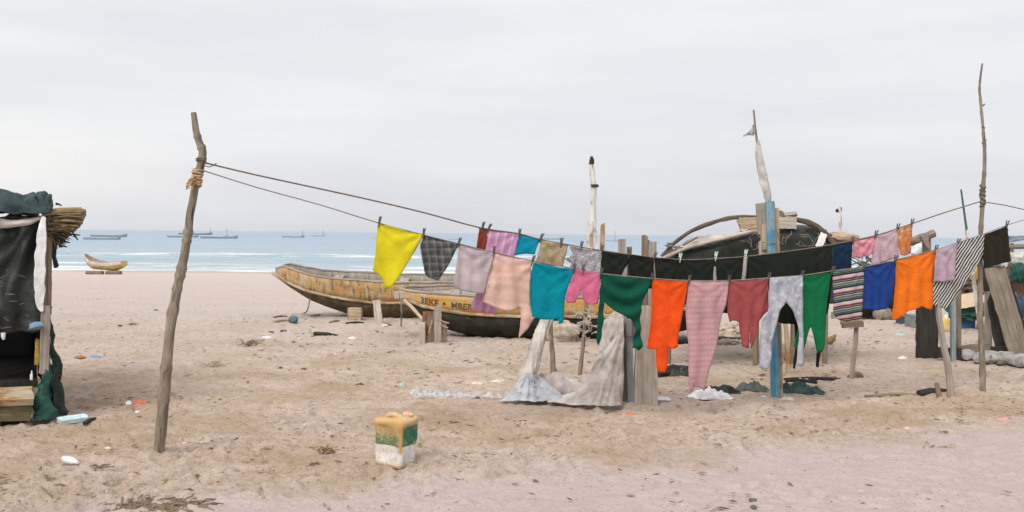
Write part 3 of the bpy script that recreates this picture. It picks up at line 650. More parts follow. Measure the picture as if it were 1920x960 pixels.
def cloth(name, label, cat, outline, mat, sheet=FRONT, extra=0.0, amp=.018, wl=.13, res=.02, seed=1, swag=0.0, hor=0.0, thick=.005, group=None, parent=None, tilt=0.0, slant=0.0, pin=()):
    pts = [sheet.sz(x, y, extra) for x, y in outline]
    ztop = max(z for q, z in pts); qc = sum(q for q, z in pts) / len(pts); zb = min(z for q, z in pts)
    q0 = min(q for q, z in pts); q1 = max(q for q, z in pts)
    out = []; n = len(pts)
    for i in range(n):
        a = pts[i]; c = pts[(i + 1) % n]; L = math.hypot(c[0] - a[0], c[1] - a[1]); k = max(1, int(L / res))
        for j in range(k):
            f = j / k; x, z = a[0] + (c[0] - a[0]) * f, a[1] + (c[1] - a[1]) * f
            if j: x += .003 * mnoise.noise((x * 14, z * 14, seed)); z += .003 * mnoise.noise((x * 14, z * 14, seed + 9.5))
            out.append((x, z))
    n = len(out)
    keep = [False] * n
    for i in range(n):                                               # corners stay sharp, long edges get softened
        a, b_, c_ = out[i - 2], out[i], out[(i + 2) % n]
        v1 = Vector((b_[0] - a[0], b_[1] - a[1])); v2 = Vector((c_[0] - b_[0], c_[1] - b_[1]))
        if v1.length > 1e-6 and v2.length > 1e-6 and v1.angle(v2) > math.radians(48): keep[i] = True
    for rep in range(2):
        out = [out[i] if keep[i] else ((out[i - 1][0] + 3 * out[i][0] + out[(i + 1) % n][0]) / 5, (out[i - 1][1] + 3 * out[i][1] + out[(i + 1) % n][1]) / 5) for i in range(n)]
    area = sum(out[i][0] * out[(i + 1) % n][1] - out[(i + 1) % n][0] * out[i][1] for i in range(n)); sgn = 1 if area > 0 else -1
    hemr = []
    for w_ in (.011, .016):
        for i in range(n):
            if keep[i]: continue
            tx, tz = out[(i + 1) % n][0] - out[i - 1][0], out[(i + 1) % n][1] - out[i - 1][1]; L = math.hypot(tx, tz) or 1
            hemr.append((out[i][0] - sgn * tz / L * w_, out[i][1] + sgn * tx / L * w_, w_))
    r = random.Random(seed); ins = []; zz = zb; row = 0
    while zz < ztop:
        qq = q0 + (res * .5 if row % 2 else 0)
        while qq < q1: ins.append((qq + r.uniform(-.1, .1) * res, zz + r.uniform(-.1, .1) * res)); qq += res
        zz += res * .87; row += 1
    def inside(p):
        c = False; j = n - 1
        for i in range(n):
            if (out[i][1] > p[1]) != (out[j][1] > p[1]) and p[0] < (out[j][0] - out[i][0]) * (p[1] - out[i][1]) / (out[j][1] - out[i][1]) + out[i][0]: c = not c
            j = i
        return c
    oa = np.array(out)
    def dist(p): return float(np.sqrt(((oa - np.array(p[:2])) ** 2).sum(1).min()))
    hemr = [p for p in hemr if inside(p) and dist(p) > p[2] * .85]
    ins = [p for p in ins if inside(p) and dist(p) > .024]
    V2 = [Vector(p) for p in out] + [Vector(p[:2]) for p in hemr] + [Vector(p) for p in ins]
    vv, ee, ff, *_ = delaunay_2d_cdt(V2, [(i, (i + 1) % n) for i in range(n)], [], 1, 1e-6)
    amp *= .62; W = max(.05, q1 - q0); mb = MB(); vs_ = []; uv = []
    # local top height as a function of q, from the outline
    tops = {}
    for (q, z) in out:
        b = int((q - q0) / W * 24); tops[b] = max(tops.get(b, -9), z)
    def topz(q): 
        f = (q - q0) / W * 24; a = max([tops.get(i, -9) for i in (int(f) - 1, int(f), int(f) + 1)]); return a if a > -8 else ztop
    for p in vv:
        q, z = p; dn = max(0.0, topz(q) - z); u = (q - q0) / W
        g = min(1.0, dn / .25); k = .15 + .85 * g
        ph = 2 * math.pi * (q + slant * (z - zb)) / wl + seed * 1.7 + 2.2 * mnoise.noise((q * 3, z * 2.0, seed))
        d = amp * k * math.sin(ph) * (.65 + .7 * mnoise.noise((q * 2.2, z * 1.2, seed * 3.1))) + amp * .9 * g * mnoise.noise((q * 4.3, z * 2.6, seed + 2.2))
        d += .0045 * g * mnoise.noise((q * 15, z * 9, seed * 1.3)) + .006 * g * (abs(mnoise.noise((q * 6 + z * 3, z * 7 - q * 2, seed * 2.7))) - .2) 
        for cu_, cs in ((0, 1), (1, -1)):                                # drag lines radiating from the pinned corners
            qq = q - (q0 if cu_ == 0 else q1); an = math.atan2(dn + .01, abs(qq) + .01); rr_ = math.hypot(qq, dn)
            d += amp * .55 * math.sin(an * 13 + seed + cu_) * math.exp(-((rr_ - .12) / .13) ** 2)
        if swag: d += swag * math.sin((dn - .9 * (u - u * u) * W * 1.15) * 42 + .8 * mnoise.noise((q * 4, z * 4, seed))) * math.sin(math.pi * min(1, max(0, u))) * min(1, dn / .06)
        if hor: d += hor * math.sin(z * 75 + 3 * mnoise.noise((q * 4, z * 9, seed)) + q * 6) * min(1, dn / .08)
        d += tilt * dn + extra
        vs_.append(sheet.pos(q, z, d)); uv.append((q, z))
    amp_done = True
    fs = [tuple(f) for f in ff]
    mb.add(vs_, fs, uv)
    if parent is None: o = one(name, mb, mat, label, cat, group, ang=180)
    else: o = obj(name, mb, mat, parent, ang=180)
    at_ = o.data.attributes.new('hem', 'FLOAT', 'POINT'); at_.data.foreach_set('value', [1.0 if dist((p.x, p.y)) < .0125 else 0.0 for p in vv])
    md = o.modifiers.new('thickness', 'SOLIDIFY'); md.thickness = thick; md.offset = 0
    return o

FRONT_ROPE = [(379, 319), (480, 351), (600, 384), (706, 417), (793, 440), (861, 457), (925, 473), (998, 489), (1078, 504), (1128, 513), (1223, 522), (1292, 526), (1367, 526), (1442, 521), (1506, 516), (1560, 508), (1620, 500), (1680, 487), (1755, 468), (1795, 455), (1843, 439), (1888, 422), (1935, 408), (1990, 392)]
BACK_ROPE = [(379, 304), (480, 328), (600, 354), (700, 376), (800, 400), (900, 427), (972, 438), (1012, 449), (1065, 459), (1128, 470), (1226, 483), (1290, 487), (1343, 485), (1398, 481), (1480, 471), (1558, 459), (1640, 442), (1711, 419), (1770, 399), (1838, 378)]
fr = [FRONT.pos(*FRONT.sz(x, y)) for x, y in FRONT_ROPE]; br = [BACK.pos(*BACK.sz(x, y)) for x, y in BACK_ROPE]
one('clothesline', MB().tube(dense(fr, 3), .0042, 6), M_ROPE2, 'thin front clothesline carrying the lower row of laundry between the poles', 'clothesline')
one('clothesline', MB().tube(dense(br, 3), .0058, 6), M_ROPE, 'brown back clothesline carrying the upper row of laundry between the poles', 'clothesline')
one('clothesline', MB().tube(dense([br[-1] + Vector((.02, 0, 0)), at(1885, 385, 10.3), at(1925, 394, 10.45), at(1990, 408, 10.6)], 3), .005, 6), M_ROPE, 'line running on past the right pole out of frame', 'clothesline')

# poles
def pole(name, label, pts, D, wpx, mat, seed=1, k=5, foot=True, D1=None, group=None):
    P = px_path(pts, D if D1 is None else D1, D)
    foot_p = P[-1].copy()
    if foot: P[-1] = P[-1] + (P[-1] - P[-2]).normalized() * .1
    e = thing(name, foot_p, label, 'pole', group)
    r = [w / 2 / F * D for w in rads(wpx, k)]
    rr_ = random.Random(seed)
    for i in range(2, len(r) - 2):
        if rr_.random() < .16: r[i] *= 1.2
    obj('shaft', MB().tube(dense(P, k), r, 12, .16, seed=seed), mat, e); return e, P
eL, PL = pole('clothesline_pole', 'thick bent driftwood pole leaning at left, holding both clotheslines',
    [(363, 211), (367, 240), (373, 265), (380, 284), (377, 306), (371, 330), (366, 350), (361, 378), (356, 404), (354, 428), (350, 452), (346, 478), (339, 510), (331, 550), (322, 598), (316, 645), (312, 690), (307, 740), (303, 790), (298, 848)], 7.1,
    [10, 12, 13, 15, 15, 15, 14, 14, 14, 16, 16, 16, 17, 17, 18, 19, 20, 21, 21, 20], W_BARK, 5)
b = MB(); r_ = random.Random(2)
for k in range(9):
    y = 318 + k * 3.6; c = at(371.5 - (y - 318) * .13, y, 7.1); ring = []
    for a in range(13):
        an = a / 12 * 2 * math.pi; ring.append(c + Vector((math.cos(an) * .034, math.sin(an) * .034, .008 * math.sin(an + k * 2) + r_.uniform(-.003, .003))))
    b.tube(ring, .009, 6, .3, seed=k)
obj('rope_binding', b, M_RAG, eL)
b = MB()
for k in range(12):
    s0 = at(366 + r_.uniform(-4, 4), 332 + r_.uniform(-4, 8), 7.07); q = at(r_.uniform(347, 362), r_.uniform(333, 356), 7.0 + r_.uniform(-.05, .05)); b.tube(dense([s0, s0.lerp(q, .5) + Vector((0, 0, r_.uniform(-.01, .03))), q], 3), [.006] * 7, 5)
obj('frayed_end', b, M_RAG, eL)
obj('rope_knot', MB().tube([at(377, 303, 7.1) + Vector((math.cos(a) * .033, math.sin(a) * .033, .002 * a)) for a in np.linspace(0, 12.5, 30)], .006, 6).tube(dense([at(381, 309, 7.07), at(393, 313, 7.08), at(406, 306, 7.1)], 3), .004, 5), M_ROPE, eL)
eR, PR = pole('clothesline_pole', 'tall thin crooked branch pole at far right with a bound collar',
    [(1842, 119), (1837, 160), (1839, 195), (1843, 235), (1846, 280), (1846, 320), (1843, 355), (1842, 390), (1839, 435), (1838, 480), (1838, 530), (1838, 580), (1840, 630), (1842, 685), (1843, 738)], 10.2,
    [3.5, 4, 4.5, 5, 6, 6.5, 8, 8, 8, 8.5, 9, 9.5, 10, 10.5, 10], W_BARK, 9)
b = MB()
for k in range(7):
    c = at(1842.5, 349 + k * 6, 10.2); b.tube([c + Vector((math.cos(a) * .026, math.sin(a) * .026, .014 * math.sin(a + k * 1.3))) for a in np.linspace(0, 6.3, 12)], .008, 6, .4, seed=k + 20)
obj('rope_binding', b, mottle('dark_binding', (.05, .05, .035), (.15, .14, .10), 40, .95), eR)
b = MB(); 
for (x, y, dx_) in ((1845, 265, 5), (1845, 300, 4), (1846, 240, -4), (1846, 270, -5), (1843, 198, 4)): b.tube([at(x, y, 10.2), at(x + dx_, y - 3, 10.18)], [.012, .006], 6)
obj('twig_stub', b, W_BARK, eR)

C = {}
C['yellow'] = fabric('yellow_cotton', solid((.82, .73, .035)), .36)
C['plaid'] = fabric('plaid_cotton', P_plaid, .15)
C['pale'] = fabric('pale_lilac_voile', P_noise((.62, .53, .56), (.70, .62, .63), 9), .45)
C['peach'] = fabric('peach_voile', P_noise((.76, .53, .45), (.82, .60, .52), 9), .35)
C['teal'] = fabric('teal_cotton', solid((.004, .27, .35)), .2)
C['pink'] = fabric('pink_cotton', solid((.74, .19, .33)), .25)
C['dgreen'] = fabric('dark_green_satin', solid((.006, .082, .052)), .15, .6)
C['orange'] = fabric('red_orange_knit', P_noise((.84, .085, .012), (.88, .105, .018), 30), .2)
C['gingham'] = fabric('pink_gingham', P_gingham, .3)
C['maroon'] = fabric('dusty_maroon', solid((.37, .085, .085)), .2)
C['tiedye'] = fabric('pale_tie_dye', P_noise((.62, .63, .69), (.38, .40, .50), 9, .42, .68, (.72, .72, .76), 14), .35)
C['green'] = fabric('bright_green_knit', solid((.008, .165, .06)), .2)
C['serape'] = fabric('multicolour_stripes', P_serape, .12)
C['blue'] = fabric('royal_blue', solid((.018, .055, .24)), .15)
C['towel'] = fabric('orange_towel', P_noise((.84, .19, .016), (.88, .22, .022), 40), .25)
C['lilacp'] = fabric('pale_lilac_print', P_noise((.60, .48, .56), (.56, .38, .48), 16, .45, .6), .35)
C['zebra'] = fabric('black_white_stripes', P_zebra, .15)
C['brown'] = fabric('dark_brown_cloth', solid((.026, .020, .013)), .08)
C['rust'] = fabric('rust_cloth', solid((.26, .055, .03)), .15)
C['lilac'] = fabric('lilac_stripes', P_lilac, .3)
C['cyan'] = fabric('cyan_cotton', solid((.008, .30, .44)), .2)
C['beige'] = fabric('beige_print', P_noise((.45, .36, .22), (.56, .45, .30), 12, .42, .6, (.36, .36, .14), 9), .3)
C['speckle'] = fabric('grey_speckle', P_noise((.33, .31, .34), (.62, .60, .62), 60, .42, .58), .3)
C['black'] = fabric('black_cotton', solid((.018, .021, .017)), .06)
C['navy'] = fabric('navy_cotton', solid((.012, .03, .065)), .1)
C['pink2'] = fabric('salmon_pink', P_noise((.70, .22, .30), (.78, .42, .46), 14), .3)
C['ppink'] = fabric('pale_pink_print', P_noise((.62, .44, .50), (.70, .55, .58), 14, .42, .6), .35)
C['orangep'] = fabric('orange_print', P_noise((.60, .20, .06), (.66, .28, .11), 16, .42, .56, (.70, .50, .42), 13), .25)

ROWF = 'laundry on the front line'; ROWB = 'laundry on the back line'
cloth('cloth', 'bright yellow cloth hanging to a point, first on the front line', 'cloth', [(708, 418), (735, 425), (765, 433), (794, 440), (788, 453), (773, 480), (756, 508), (740, 530), (733, 540), (723, 543), (719, 530), (714, 519), (698, 507), (702, 480), (706, 445)], C['yellow'], amp=.02, wl=.16, seed=1, group=ROWF)
cloth('shirt', 'dark grey plaid cloth narrowing downward, between yellow and pale lilac pieces', 'garment', [(796, 441), (828, 449), (861, 457), (858, 464), (845, 490), (826, 522), (821, 526), (803, 521), (796, 513), (790, 485), (787, 459)], C['plaid'], amp=.02, wl=.12, seed=2, group=ROWF)
cloth('blouse', 'thin pale lilac blouse on the front line beside the plaid cloth', 'garment', [(861, 458), (893, 466), (925, 474), (923, 490), (917, 510), (912, 535), (908, 552), (890, 549), (868, 545), (851, 540), (853, 505), (858, 478)], C['pale'], amp=.02, wl=.10, seed=3, group=ROWF)
cloth('blouse', 'wrinkled peach blouse with a sleeve trailing low on the front line', 'garment', [(927, 474), (962, 482), (998, 490), (994, 520), (993, 548), (993, 574), (1004, 594), (988, 617), (972, 636), (977, 598), (976, 579), (950, 584), (930, 579), (907, 566), (914, 533), (922, 500)], C['peach'], amp=.018, wl=.14, seed=4, hor=.0022, group=ROWF)
cloth('shirt', 'plain teal blue shirt on the front line between peach and pink', 'shirt', [(1001, 492), (1038, 499), (1076, 506), (1074, 514), (1066, 533), (1060, 554), (1058, 578), (1056, 605), (1048, 607), (1045, 598), (1034, 599), (1012, 599), (997, 593), (992, 580), (993, 550), (994, 517)], C['teal'], amp=.016, wl=.15, seed=5, group=ROWF)
cloth('shorts', 'small pink shorts on the front line next to teal shirt', 'shorts', [(1079, 505), (1100, 509), (1126, 513), (1124, 545), (1121, 569), (1110, 572), (1099, 570), (1093, 562), (1091, 540), (1085, 553), (1079, 567), (1064, 568), (1060, 560), (1066, 540), (1073, 520)], C['pink'], amp=.012, wl=.1, seed=6, thick=.008, group=ROWF)
cloth('skirt', 'dark green satin piece sagging in a swag with two long tails', 'garment', [(1128, 514), (1160, 518), (1195, 521), (1223, 523), (1218, 536), (1209, 557), (1202, 574), (1201, 612), (1204, 650), (1196, 658), (1188, 650), (1191, 612), (1187, 600), (1170, 592), (1152, 583), (1132, 566), (1131, 603), (1126, 640), (1122, 648), (1118, 640), (1121, 590), (1125, 545)], C['dgreen'], amp=.006, wl=.2, seed=7, swag=.020, group=ROWF)
cloth('tunic', 'red orange tunic with flared hem and a hanging tail', 'garment', [(1224, 524), (1258, 526), (1291, 527), (1285, 560), (1277, 598), (1270, 636), (1270, 650), (1262, 655), (1254, 653), (1251, 690), (1247, 698), (1235, 698), (1231, 688), (1231, 655), (1222, 656), (1213, 652), (1217, 626), (1221, 595), (1222, 560)], C['orange'], amp=.015, wl=.16, seed=8, thick=.008, group=ROWF)
t8 = cloth('trousers', 'long pale pink gingham trousers, longest piece on the front line', 'trousers', [(1293, 527), (1330, 528), (1366, 528), (1362, 565), (1354, 592), (1344, 640), (1331, 684), (1324, 715), (1321, 733), (1314, 726), (1301, 725), (1297, 733), (1291, 737), (1291, 700), (1291, 645), (1287, 608), (1286, 580), (1289, 550)], C['gingham'], amp=.016, wl=.2, seed=9, thick=.010, group=ROWF)
cloth('blouse', 'dusty maroon blouse with drooping sleeves on the front line', 'garment', [(1369, 527), (1405, 525), (1441, 522), (1442, 545), (1441, 565), (1445, 578), (1428, 594), (1421, 604), (1419, 622), (1416, 637), (1409, 654), (1404, 610), (1403, 653), (1392, 650), (1389, 630), (1385, 604), (1374, 599), (1369, 604), (1364, 586), (1365, 560), (1367, 540)], C['maroon'], amp=.016, wl=.13, seed=10, thick=.006, group=ROWF)
cloth('leggings', 'white and grey tie-dye leggings with legs apart', 'trousers', [(1444, 521), (1474, 519), (1505, 517), (1505, 555), (1505, 600), (1507, 645), (1507, 684), (1501, 687), (1495, 683), (1496, 655), (1499, 625), (1495, 603), (1486, 580), (1474, 566), (1463, 582), (1455, 606), (1447, 640), (1447, 672), (1441, 692), (1430, 692), (1425, 688), (1427, 640), (1429, 598), (1442, 580), (1441, 562), (1443, 540)], C['tiedye'], amp=.012, wl=.1, seed=11, thick=.008, extra=.03, group=ROWF)
cloth('trousers', 'bright green trousers tapering to narrow ankles', 'trousers', [(1505, 517), (1530, 514), (1559, 511), (1556, 535), (1552, 562), (1549, 605), (1547, 640), (1544, 654), (1538, 662), (1533, 661), (1528, 645), (1520, 612), (1512, 632), (1506, 656), (1494, 658), (1489, 650), (1493, 628), (1501, 598), (1504, 560)], C['green'], amp=.014, wl=.1, seed=12, thick=.008, extra=-.01, group=ROWF)
cloth('blanket', 'multicoloured horizontally striped woven cloth on the front line', 'cloth', [(1562, 508), (1590, 505), (1620, 501), (1618, 535), (1616, 570), (1615, 598), (1598, 601), (1580, 603), (1570, 598), (1561, 588), (1563, 560), (1561, 535)], C['serape'], amp=.014, wl=.18, seed=13, group=ROWF)
cloth('cloth', 'plain royal blue cloth beside the striped woven one', 'cloth', [(1621, 500), (1650, 495), (1678, 489), (1676, 525), (1672, 560), (1668, 578), (1645, 582), (1617, 579), (1618, 540)], C['blue'], amp=.022, wl=.1, seed=14, group=ROWF)
cloth('towel', 'large plain orange towel with ragged lower edge', 'towel', [(1680, 487), (1718, 479), (1755, 469), (1753, 500), (1750, 540), (1749, 579), (1741, 581), (1730, 574), (1715, 580), (1702, 584), (1690, 592), (1683, 600), (1672, 600), (1676, 570), (1679, 530)], C['towel'], amp=.02, wl=.16, seed=15, group=ROWF)
cloth('cloth', 'pale lilac printed cloth overlapping the black and white stripes', 'cloth', [(1756, 468), (1776, 462), (1796, 456), (1794, 480), (1793, 505), (1788, 526), (1770, 528), (1750, 528), (1752, 500)], C['lilacp'], amp=.014, wl=.12, seed=16, extra=.03, group=ROWF)
cloth('shawl', 'black and white diagonal striped shawl ending at right pole', 'shawl', [(1795, 456), (1820, 448), (1846, 439), (1844, 472), (1836, 492), (1816, 520), (1797, 550), (1777, 579), (1760, 577), (1748, 570), (1749, 530), (1757, 500), (1782, 480)], C['zebra'], amp=.006, wl=.2, seed=17, slant=.9, group=ROWF)
cloth('cloth', 'dark brown cloth hanging right of the thin pole', 'cloth', [(1847, 439), (1868, 431), (1889, 423), (1891, 450), (1897, 490), (1880, 494), (1862, 499), (1845, 502), (1845, 470)], C['brown'], amp=.014, wl=.13, seed=18, group=ROWF)
# back line
cloth('cloth', 'small rust red cloth, first on the back line', 'cloth', [(899, 427), (916, 431), (912, 450), (909, 468), (901, 467), (893, 464), (896, 445)], C['rust'], BACK, amp=.012, wl=.06, res=.015, seed=21, group=ROWB)
cloth('scarf', 'long lilac striped scarf hanging behind the pale and peach blouses', 'scarf', [(914, 430), (943, 434), (972, 439), (966, 474), (957, 510), (943, 550), (928, 589), (905, 585), (882, 578), (893, 550), (904, 505), (909, 465)], C['lilac'], BACK, amp=.016, wl=.12, seed=22, group=ROWB)
cloth('cloth', 'short bright cyan cloth on the back line', 'cloth', [(974, 440), (994, 445), (1012, 450), (1006, 464), (1002, 477), (985, 475), (963, 479), (968, 460)], C['cyan'], BACK, amp=.01, wl=.1, seed=23, group=ROWB)
cloth('cloth', 'beige and olive printed cloth on the back line', 'cloth', [(1014, 450), (1040, 455), (1065, 460), (1062, 475), (1057, 490), (1055, 500), (1030, 498), (1004, 492), (1010, 470)], C['beige'], BACK, amp=.014, wl=.12, seed=24, group=ROWB)
cloth('cloth', 'grey white speckled cloth above the pink shorts', 'cloth', [(1067, 460), (1098, 466), (1128, 471), (1126, 495), (1125, 516), (1100, 512), (1066, 506), (1071, 494), (1059, 486), (1074, 477)], C['speckle'], BACK, amp=.016, wl=.1, seed=25, group=ROWB)
blk = [
 ('shorts', 'black shorts above the left of the dark green swag', 'shorts', [(1129, 471), (1155, 474), (1178, 477), (1178, 495), (1170, 506), (1163, 520), (1145, 524), (1126, 524), (1127, 495)]),
 ('shorts', 'black garment above the right half of dark green swag', 'garment', [(1179, 477), (1203, 480), (1227, 483), (1226, 505), (1227, 540), (1203, 543), (1179, 538), (1178, 505)]),
 ('shirt', 'black garment above the red orange tunic', 'garment', [(1228, 483), (1252, 485), (1275, 487), (1275, 510), (1273, 550), (1250, 553), (1229, 550), (1228, 515)]),
 ('shirt', 'black garment above the left of gingham trousers, between pale pins', 'garment', [(1276, 487), (1310, 487), (1343, 485), (1341, 502), (1336, 530), (1333, 556), (1305, 558), (1277, 556), (1276, 520)]),
 ('trousers', 'black garment hanging low behind gingham trousers and maroon blouse', 'trousers', [(1344, 485), (1370, 484), (1397, 482), (1394, 505), (1392, 540), (1388, 580), (1374, 588), (1357, 587), (1350, 560), (1345, 520)]),
 ('dress', 'wide black dress with dangling ties behind tie-dye leggings', 'dress', [(1399, 481), (1440, 477), (1480, 471), (1520, 465), (1559, 459), (1560, 510), (1556, 560), (1553, 588), (1542, 600), (1540, 655), (1535, 689), (1531, 688), (1534, 640), (1531, 602), (1503, 607), (1499, 655), (1490, 692), (1486, 690), (1492, 655), (1490, 608), (1466, 607), (1452, 598), (1446, 560), (1420, 552), (1400, 548), (1398, 515)])]
for k, (nm, lab, ct, ol) in enumerate(blk):
    cloth(nm, lab, ct, ol, C['black'], BACK, amp=.016, wl=.12, seed=30 + k, group=ROWB)
cloth('cloth', 'dark navy cloth above the multicoloured striped cloth', 'cloth', [(1562, 459), (1580, 456), (1598, 452), (1598, 480), (1597, 512), (1580, 515), (1561, 516), (1561, 490)], C['navy'], BACK, amp=.012, wl=.1, seed=40, group=ROWB)
cloth('top', 'salmon pink ruffled top on the back line', 'garment', [(1600, 452), (1620, 447), (1641, 442), (1641, 458), (1637, 472), (1627, 482), (1619, 480), (1612, 485), (1604, 482), (1597, 484), (1598, 468)], C['pink2'], BACK, amp=.018, wl=.06, res=.015, seed=41, group=ROWB)
cloth('cloth', 'pale pink printed cloth next to orange print on the back line', 'cloth', [(1643, 441), (1663, 436), (1683, 429), (1685, 455), (1686, 482), (1660, 490), (1634, 498), (1637, 472)], C['ppink'], BACK, amp=.014, wl=.1, seed=42, group=ROWB)
cloth('cloth', 'small orange printed cloth, last on the back line', 'cloth', [(1684, 429), (1698, 424), (1711, 419), (1710, 445), (1707, 474), (1697, 480), (1688, 478), (1685, 455)], C['orangep'], BACK, amp=.012, wl=.08, seed=43, group=ROWB)
cloth('cloth', 'narrow dark maroon cloth edge between royal blue and orange', 'cloth', [(1676, 489), (1683, 488), (1682, 520), (1679, 560), (1674, 562), (1675, 520)], C['rust'], FRONT, extra=-.03, amp=.006, wl=.06, res=.015, seed=44, group=ROWF)

cloth('ribbon', 'narrow white ribbon hanging right of the low black garment', 'ribbon', [(1395, 482), (1401, 481), (1400, 505), (1397, 530), (1390, 530), (1393, 505)], C['pale'], BACK, extra=.03, amp=.004, wl=.1, res=.012, seed=61)
cloth('ribbon', 'narrow white ribbon between two black garments above gingham trousers', 'ribbon', [(1339, 500), (1342, 500), (1344, 530), (1337, 530)], C['pale'], BACK, extra=.03, amp=.004, wl=.1, res=.012, seed=62)
# clothespins
def pin(x, y, sheet, lab, mat=M_PIN, lean=.25, s=1.0, extra=.0):
    q, z = sheet.sz(x, y); c = sheet.pos(q, z, .0)
    ux = Vector((sheet.u.x, sheet.u.y, 0)); n = Vector((sheet.n.x, sheet.n.y, 0)); up = (Vector((0, 0, 1)) + ux * lean).normalized()
    e = thing('clothespin', c, lab, 'clothespin', 'clothespins on the lines')
    for sg in (1, -1):
        obj('jaw', MB().plank(c - up * .026 * s + n * sg * .006, c + up * .034 * s + n * sg * .012 + ux * .002 * sg, .010 * s, .008, ux, 3, .05, 1), mat, e)
    obj('spring', MB().tube([c - ux * .008, c + ux * .008], .008, 7), M_ROCK, e)
for a in (
    (711, 417, FRONT, 'dark clothespin on the left corner of yellow cloth'), (794, 439, FRONT, 'dark clothespin between the yellow and plaid cloths'),
    (860, 456, FRONT, 'dark clothespin between plaid cloth and lilac blouse'), (926, 472, FRONT, 'dark clothespin between lilac and peach blouses'),
    (999, 489, FRONT, 'dark clothespin between the peach blouse and teal shirt'), (1076, 504, FRONT, 'dark clothespin between the teal shirt and pink shorts'),
    (1093, 506, FRONT, 'dark clothespin on the waist of the pink shorts'), (1126, 512, FRONT, 'dark clothespin between pink shorts and dark green swag'),
    (1223, 521, FRONT, 'clothespin between the dark green swag and orange tunic'), (1292, 525, FRONT, 'clothespin between orange tunic and gingham trousers'),
    (1367, 525, FRONT, 'clothespin between gingham trousers and maroon blouse'), (1442, 520, FRONT, 'clothespin between maroon blouse and tie-dye leggings'),
    (1504, 516, FRONT, 'clothespin between tie-dye leggings and green trousers'), (1561, 507, FRONT, 'clothespin between green trousers and striped woven cloth'),
    (1620, 499, FRONT, 'clothespin between striped woven cloth and blue cloth'), (1679, 487, FRONT, 'clothespin between the blue cloth and orange towel'),
    (1755, 467, FRONT, 'clothespin between orange towel and lilac print'), (1796, 455, FRONT, 'clothespin between lilac print and striped shawl'),
    (1888, 421, FRONT, 'clothespin on the right corner of dark brown cloth'),
    (905, 426, BACK, 'clothespin on the small rust cloth'), (916, 429, BACK, 'clothespin between rust cloth and lilac scarf'),
    (974, 439, BACK, 'clothespin between lilac scarf and cyan cloth'), (1014, 447, BACK, 'clothespin between cyan and beige cloths'),
    (1052, 456, BACK, 'clothespin on the beige printed cloth'), (1090, 462, BACK, 'clothespin on the speckled grey cloth'),
    (1128, 469, BACK, 'clothespin between speckled cloth and black shorts'), (1179, 476, BACK, 'clothespin between the first two black garments'),
    (1227, 482, BACK, 'clothespin above the left edge of orange tunic'), (1599, 451, BACK, 'clothespin between navy cloth and pink top'),
    (1642, 440, BACK, 'clothespin between pink top and pale pink cloth'), (1683, 427, BACK, 'clothespin between pale pink and orange print'), (1710, 418, BACK, 'clothespin on the right corner of orange print')):
    pin(*a, lean=rnd.uniform(.1, .55))
for (x, y, lab) in ((1275, 484, 'pale green clothespin at left of the black garments'), (1342, 481, 'pale green clothespin in middle of black garments'), (1398, 477, 'pale clothespin at the left of wide black dress')):
    pin(x, y, BACK, lab, M_PINL, .2)

# ------------------------------------------------------------------ generic draped sheets
def patch(rows, nu=6, nv=6, amp=.02, freq=4, seed=0):
    """rows of 3D control points -> smooth sheet with small wrinkles"""
    R = [dense(r, nu) for r in rows]; cols = list(zip(*R)); Cc = [dense(c, nv) for c in cols]
    n = len(Cc); m = len(Cc[0]); vs_ = []; uv = []
    for i in range(n):
        for j in range(m):
            p = Cc[i][j].copy(); nv_ = Vector((mnoise.fractal(p * freq + Vector((seed, 0, 0)), 1, 2, 4), mnoise.fractal(p * freq + Vector((0, seed + 5, 0)), 1, 2, 4), mnoise.fractal(p * freq + Vector((0, 0, seed + 9)), 1, 2, 4)))
            vs_.append(p + nv_ * amp); uv.append((i * .03, j * .03))
    fs = [(i * m + j, (i + 1) * m + j, (i + 1) * m + j + 1, i * m + j + 1) for i in range(n - 1) for j in range(m - 1)]
    return MB().add(vs_, fs, uv)
def thick(o, t=.006, off=0):
    md = o.modifiers.new('thickness', 'SOLIDIFY'); md.thickness = t; md.offset = off; return o
def crumple(c, sx, sy, h, seed=0, n=26, spikes=1.0):
    """crumpled piece of film or cloth lying on the ground"""
    vs_ = []; uv = []
    for i in range(n + 1):
        for j in range(n + 1):
            u, v = i / n * 2 - 1, j / n * 2 - 1; r = math.hypot(u, v)
            rr0 = max(abs(u), abs(v)); kk = (rr0 / r if r > 1e-6 else 1) * .8 + .2; an = math.atan2(v, u)
            edge = kk * (1 + .30 * mnoise.noise((math.cos(an) * 1.7 + seed, math.sin(an) * 1.7, seed * 2.1)) + .10 * mnoise.noise((u * 9, v * 9, seed)))
            x, y = u * sx * .55 * edge, v * sy * .55 * edge
            f = mnoise.fractal((u * 1.5 + seed * 3.1, v * 1.5, seed), 1.0, 2.1, 3); g_ = abs(mnoise.noise((u * 2.3 + seed, v * 2.3, 3)))
            z = h * max(0, (1 - min(1, r) ** 4 * .95)) * (.22 + spikes * (.95 * abs(f) + .7 * g_)) + .004
            p = Vector((c[0] + x, c[1] + y, 0)); p.z = gz(p.x, p.y) + z; vs_.append(p); uv.append((x, y))
    m = n + 1
    return MB().add(vs_, [(i * m + j, (i + 1) * m + j, (i + 1) * m + j + 1, i * m + j + 1) for i in range(n) for j in range(n)], uv)
def gcrump(name, px, py, w, h, mat, label, cat, seed, depth=None, hk=1.0):
    g = G(px, py); k = g.y / F; o = one(name, crumple((g.x, g.y + .3 * w * k), w * k, (depth or .7) * w * k, h * k * hk * (.62 if w < 40 else .85), seed), mat, label, cat, ang=180); thick(o, .003, 1); return o

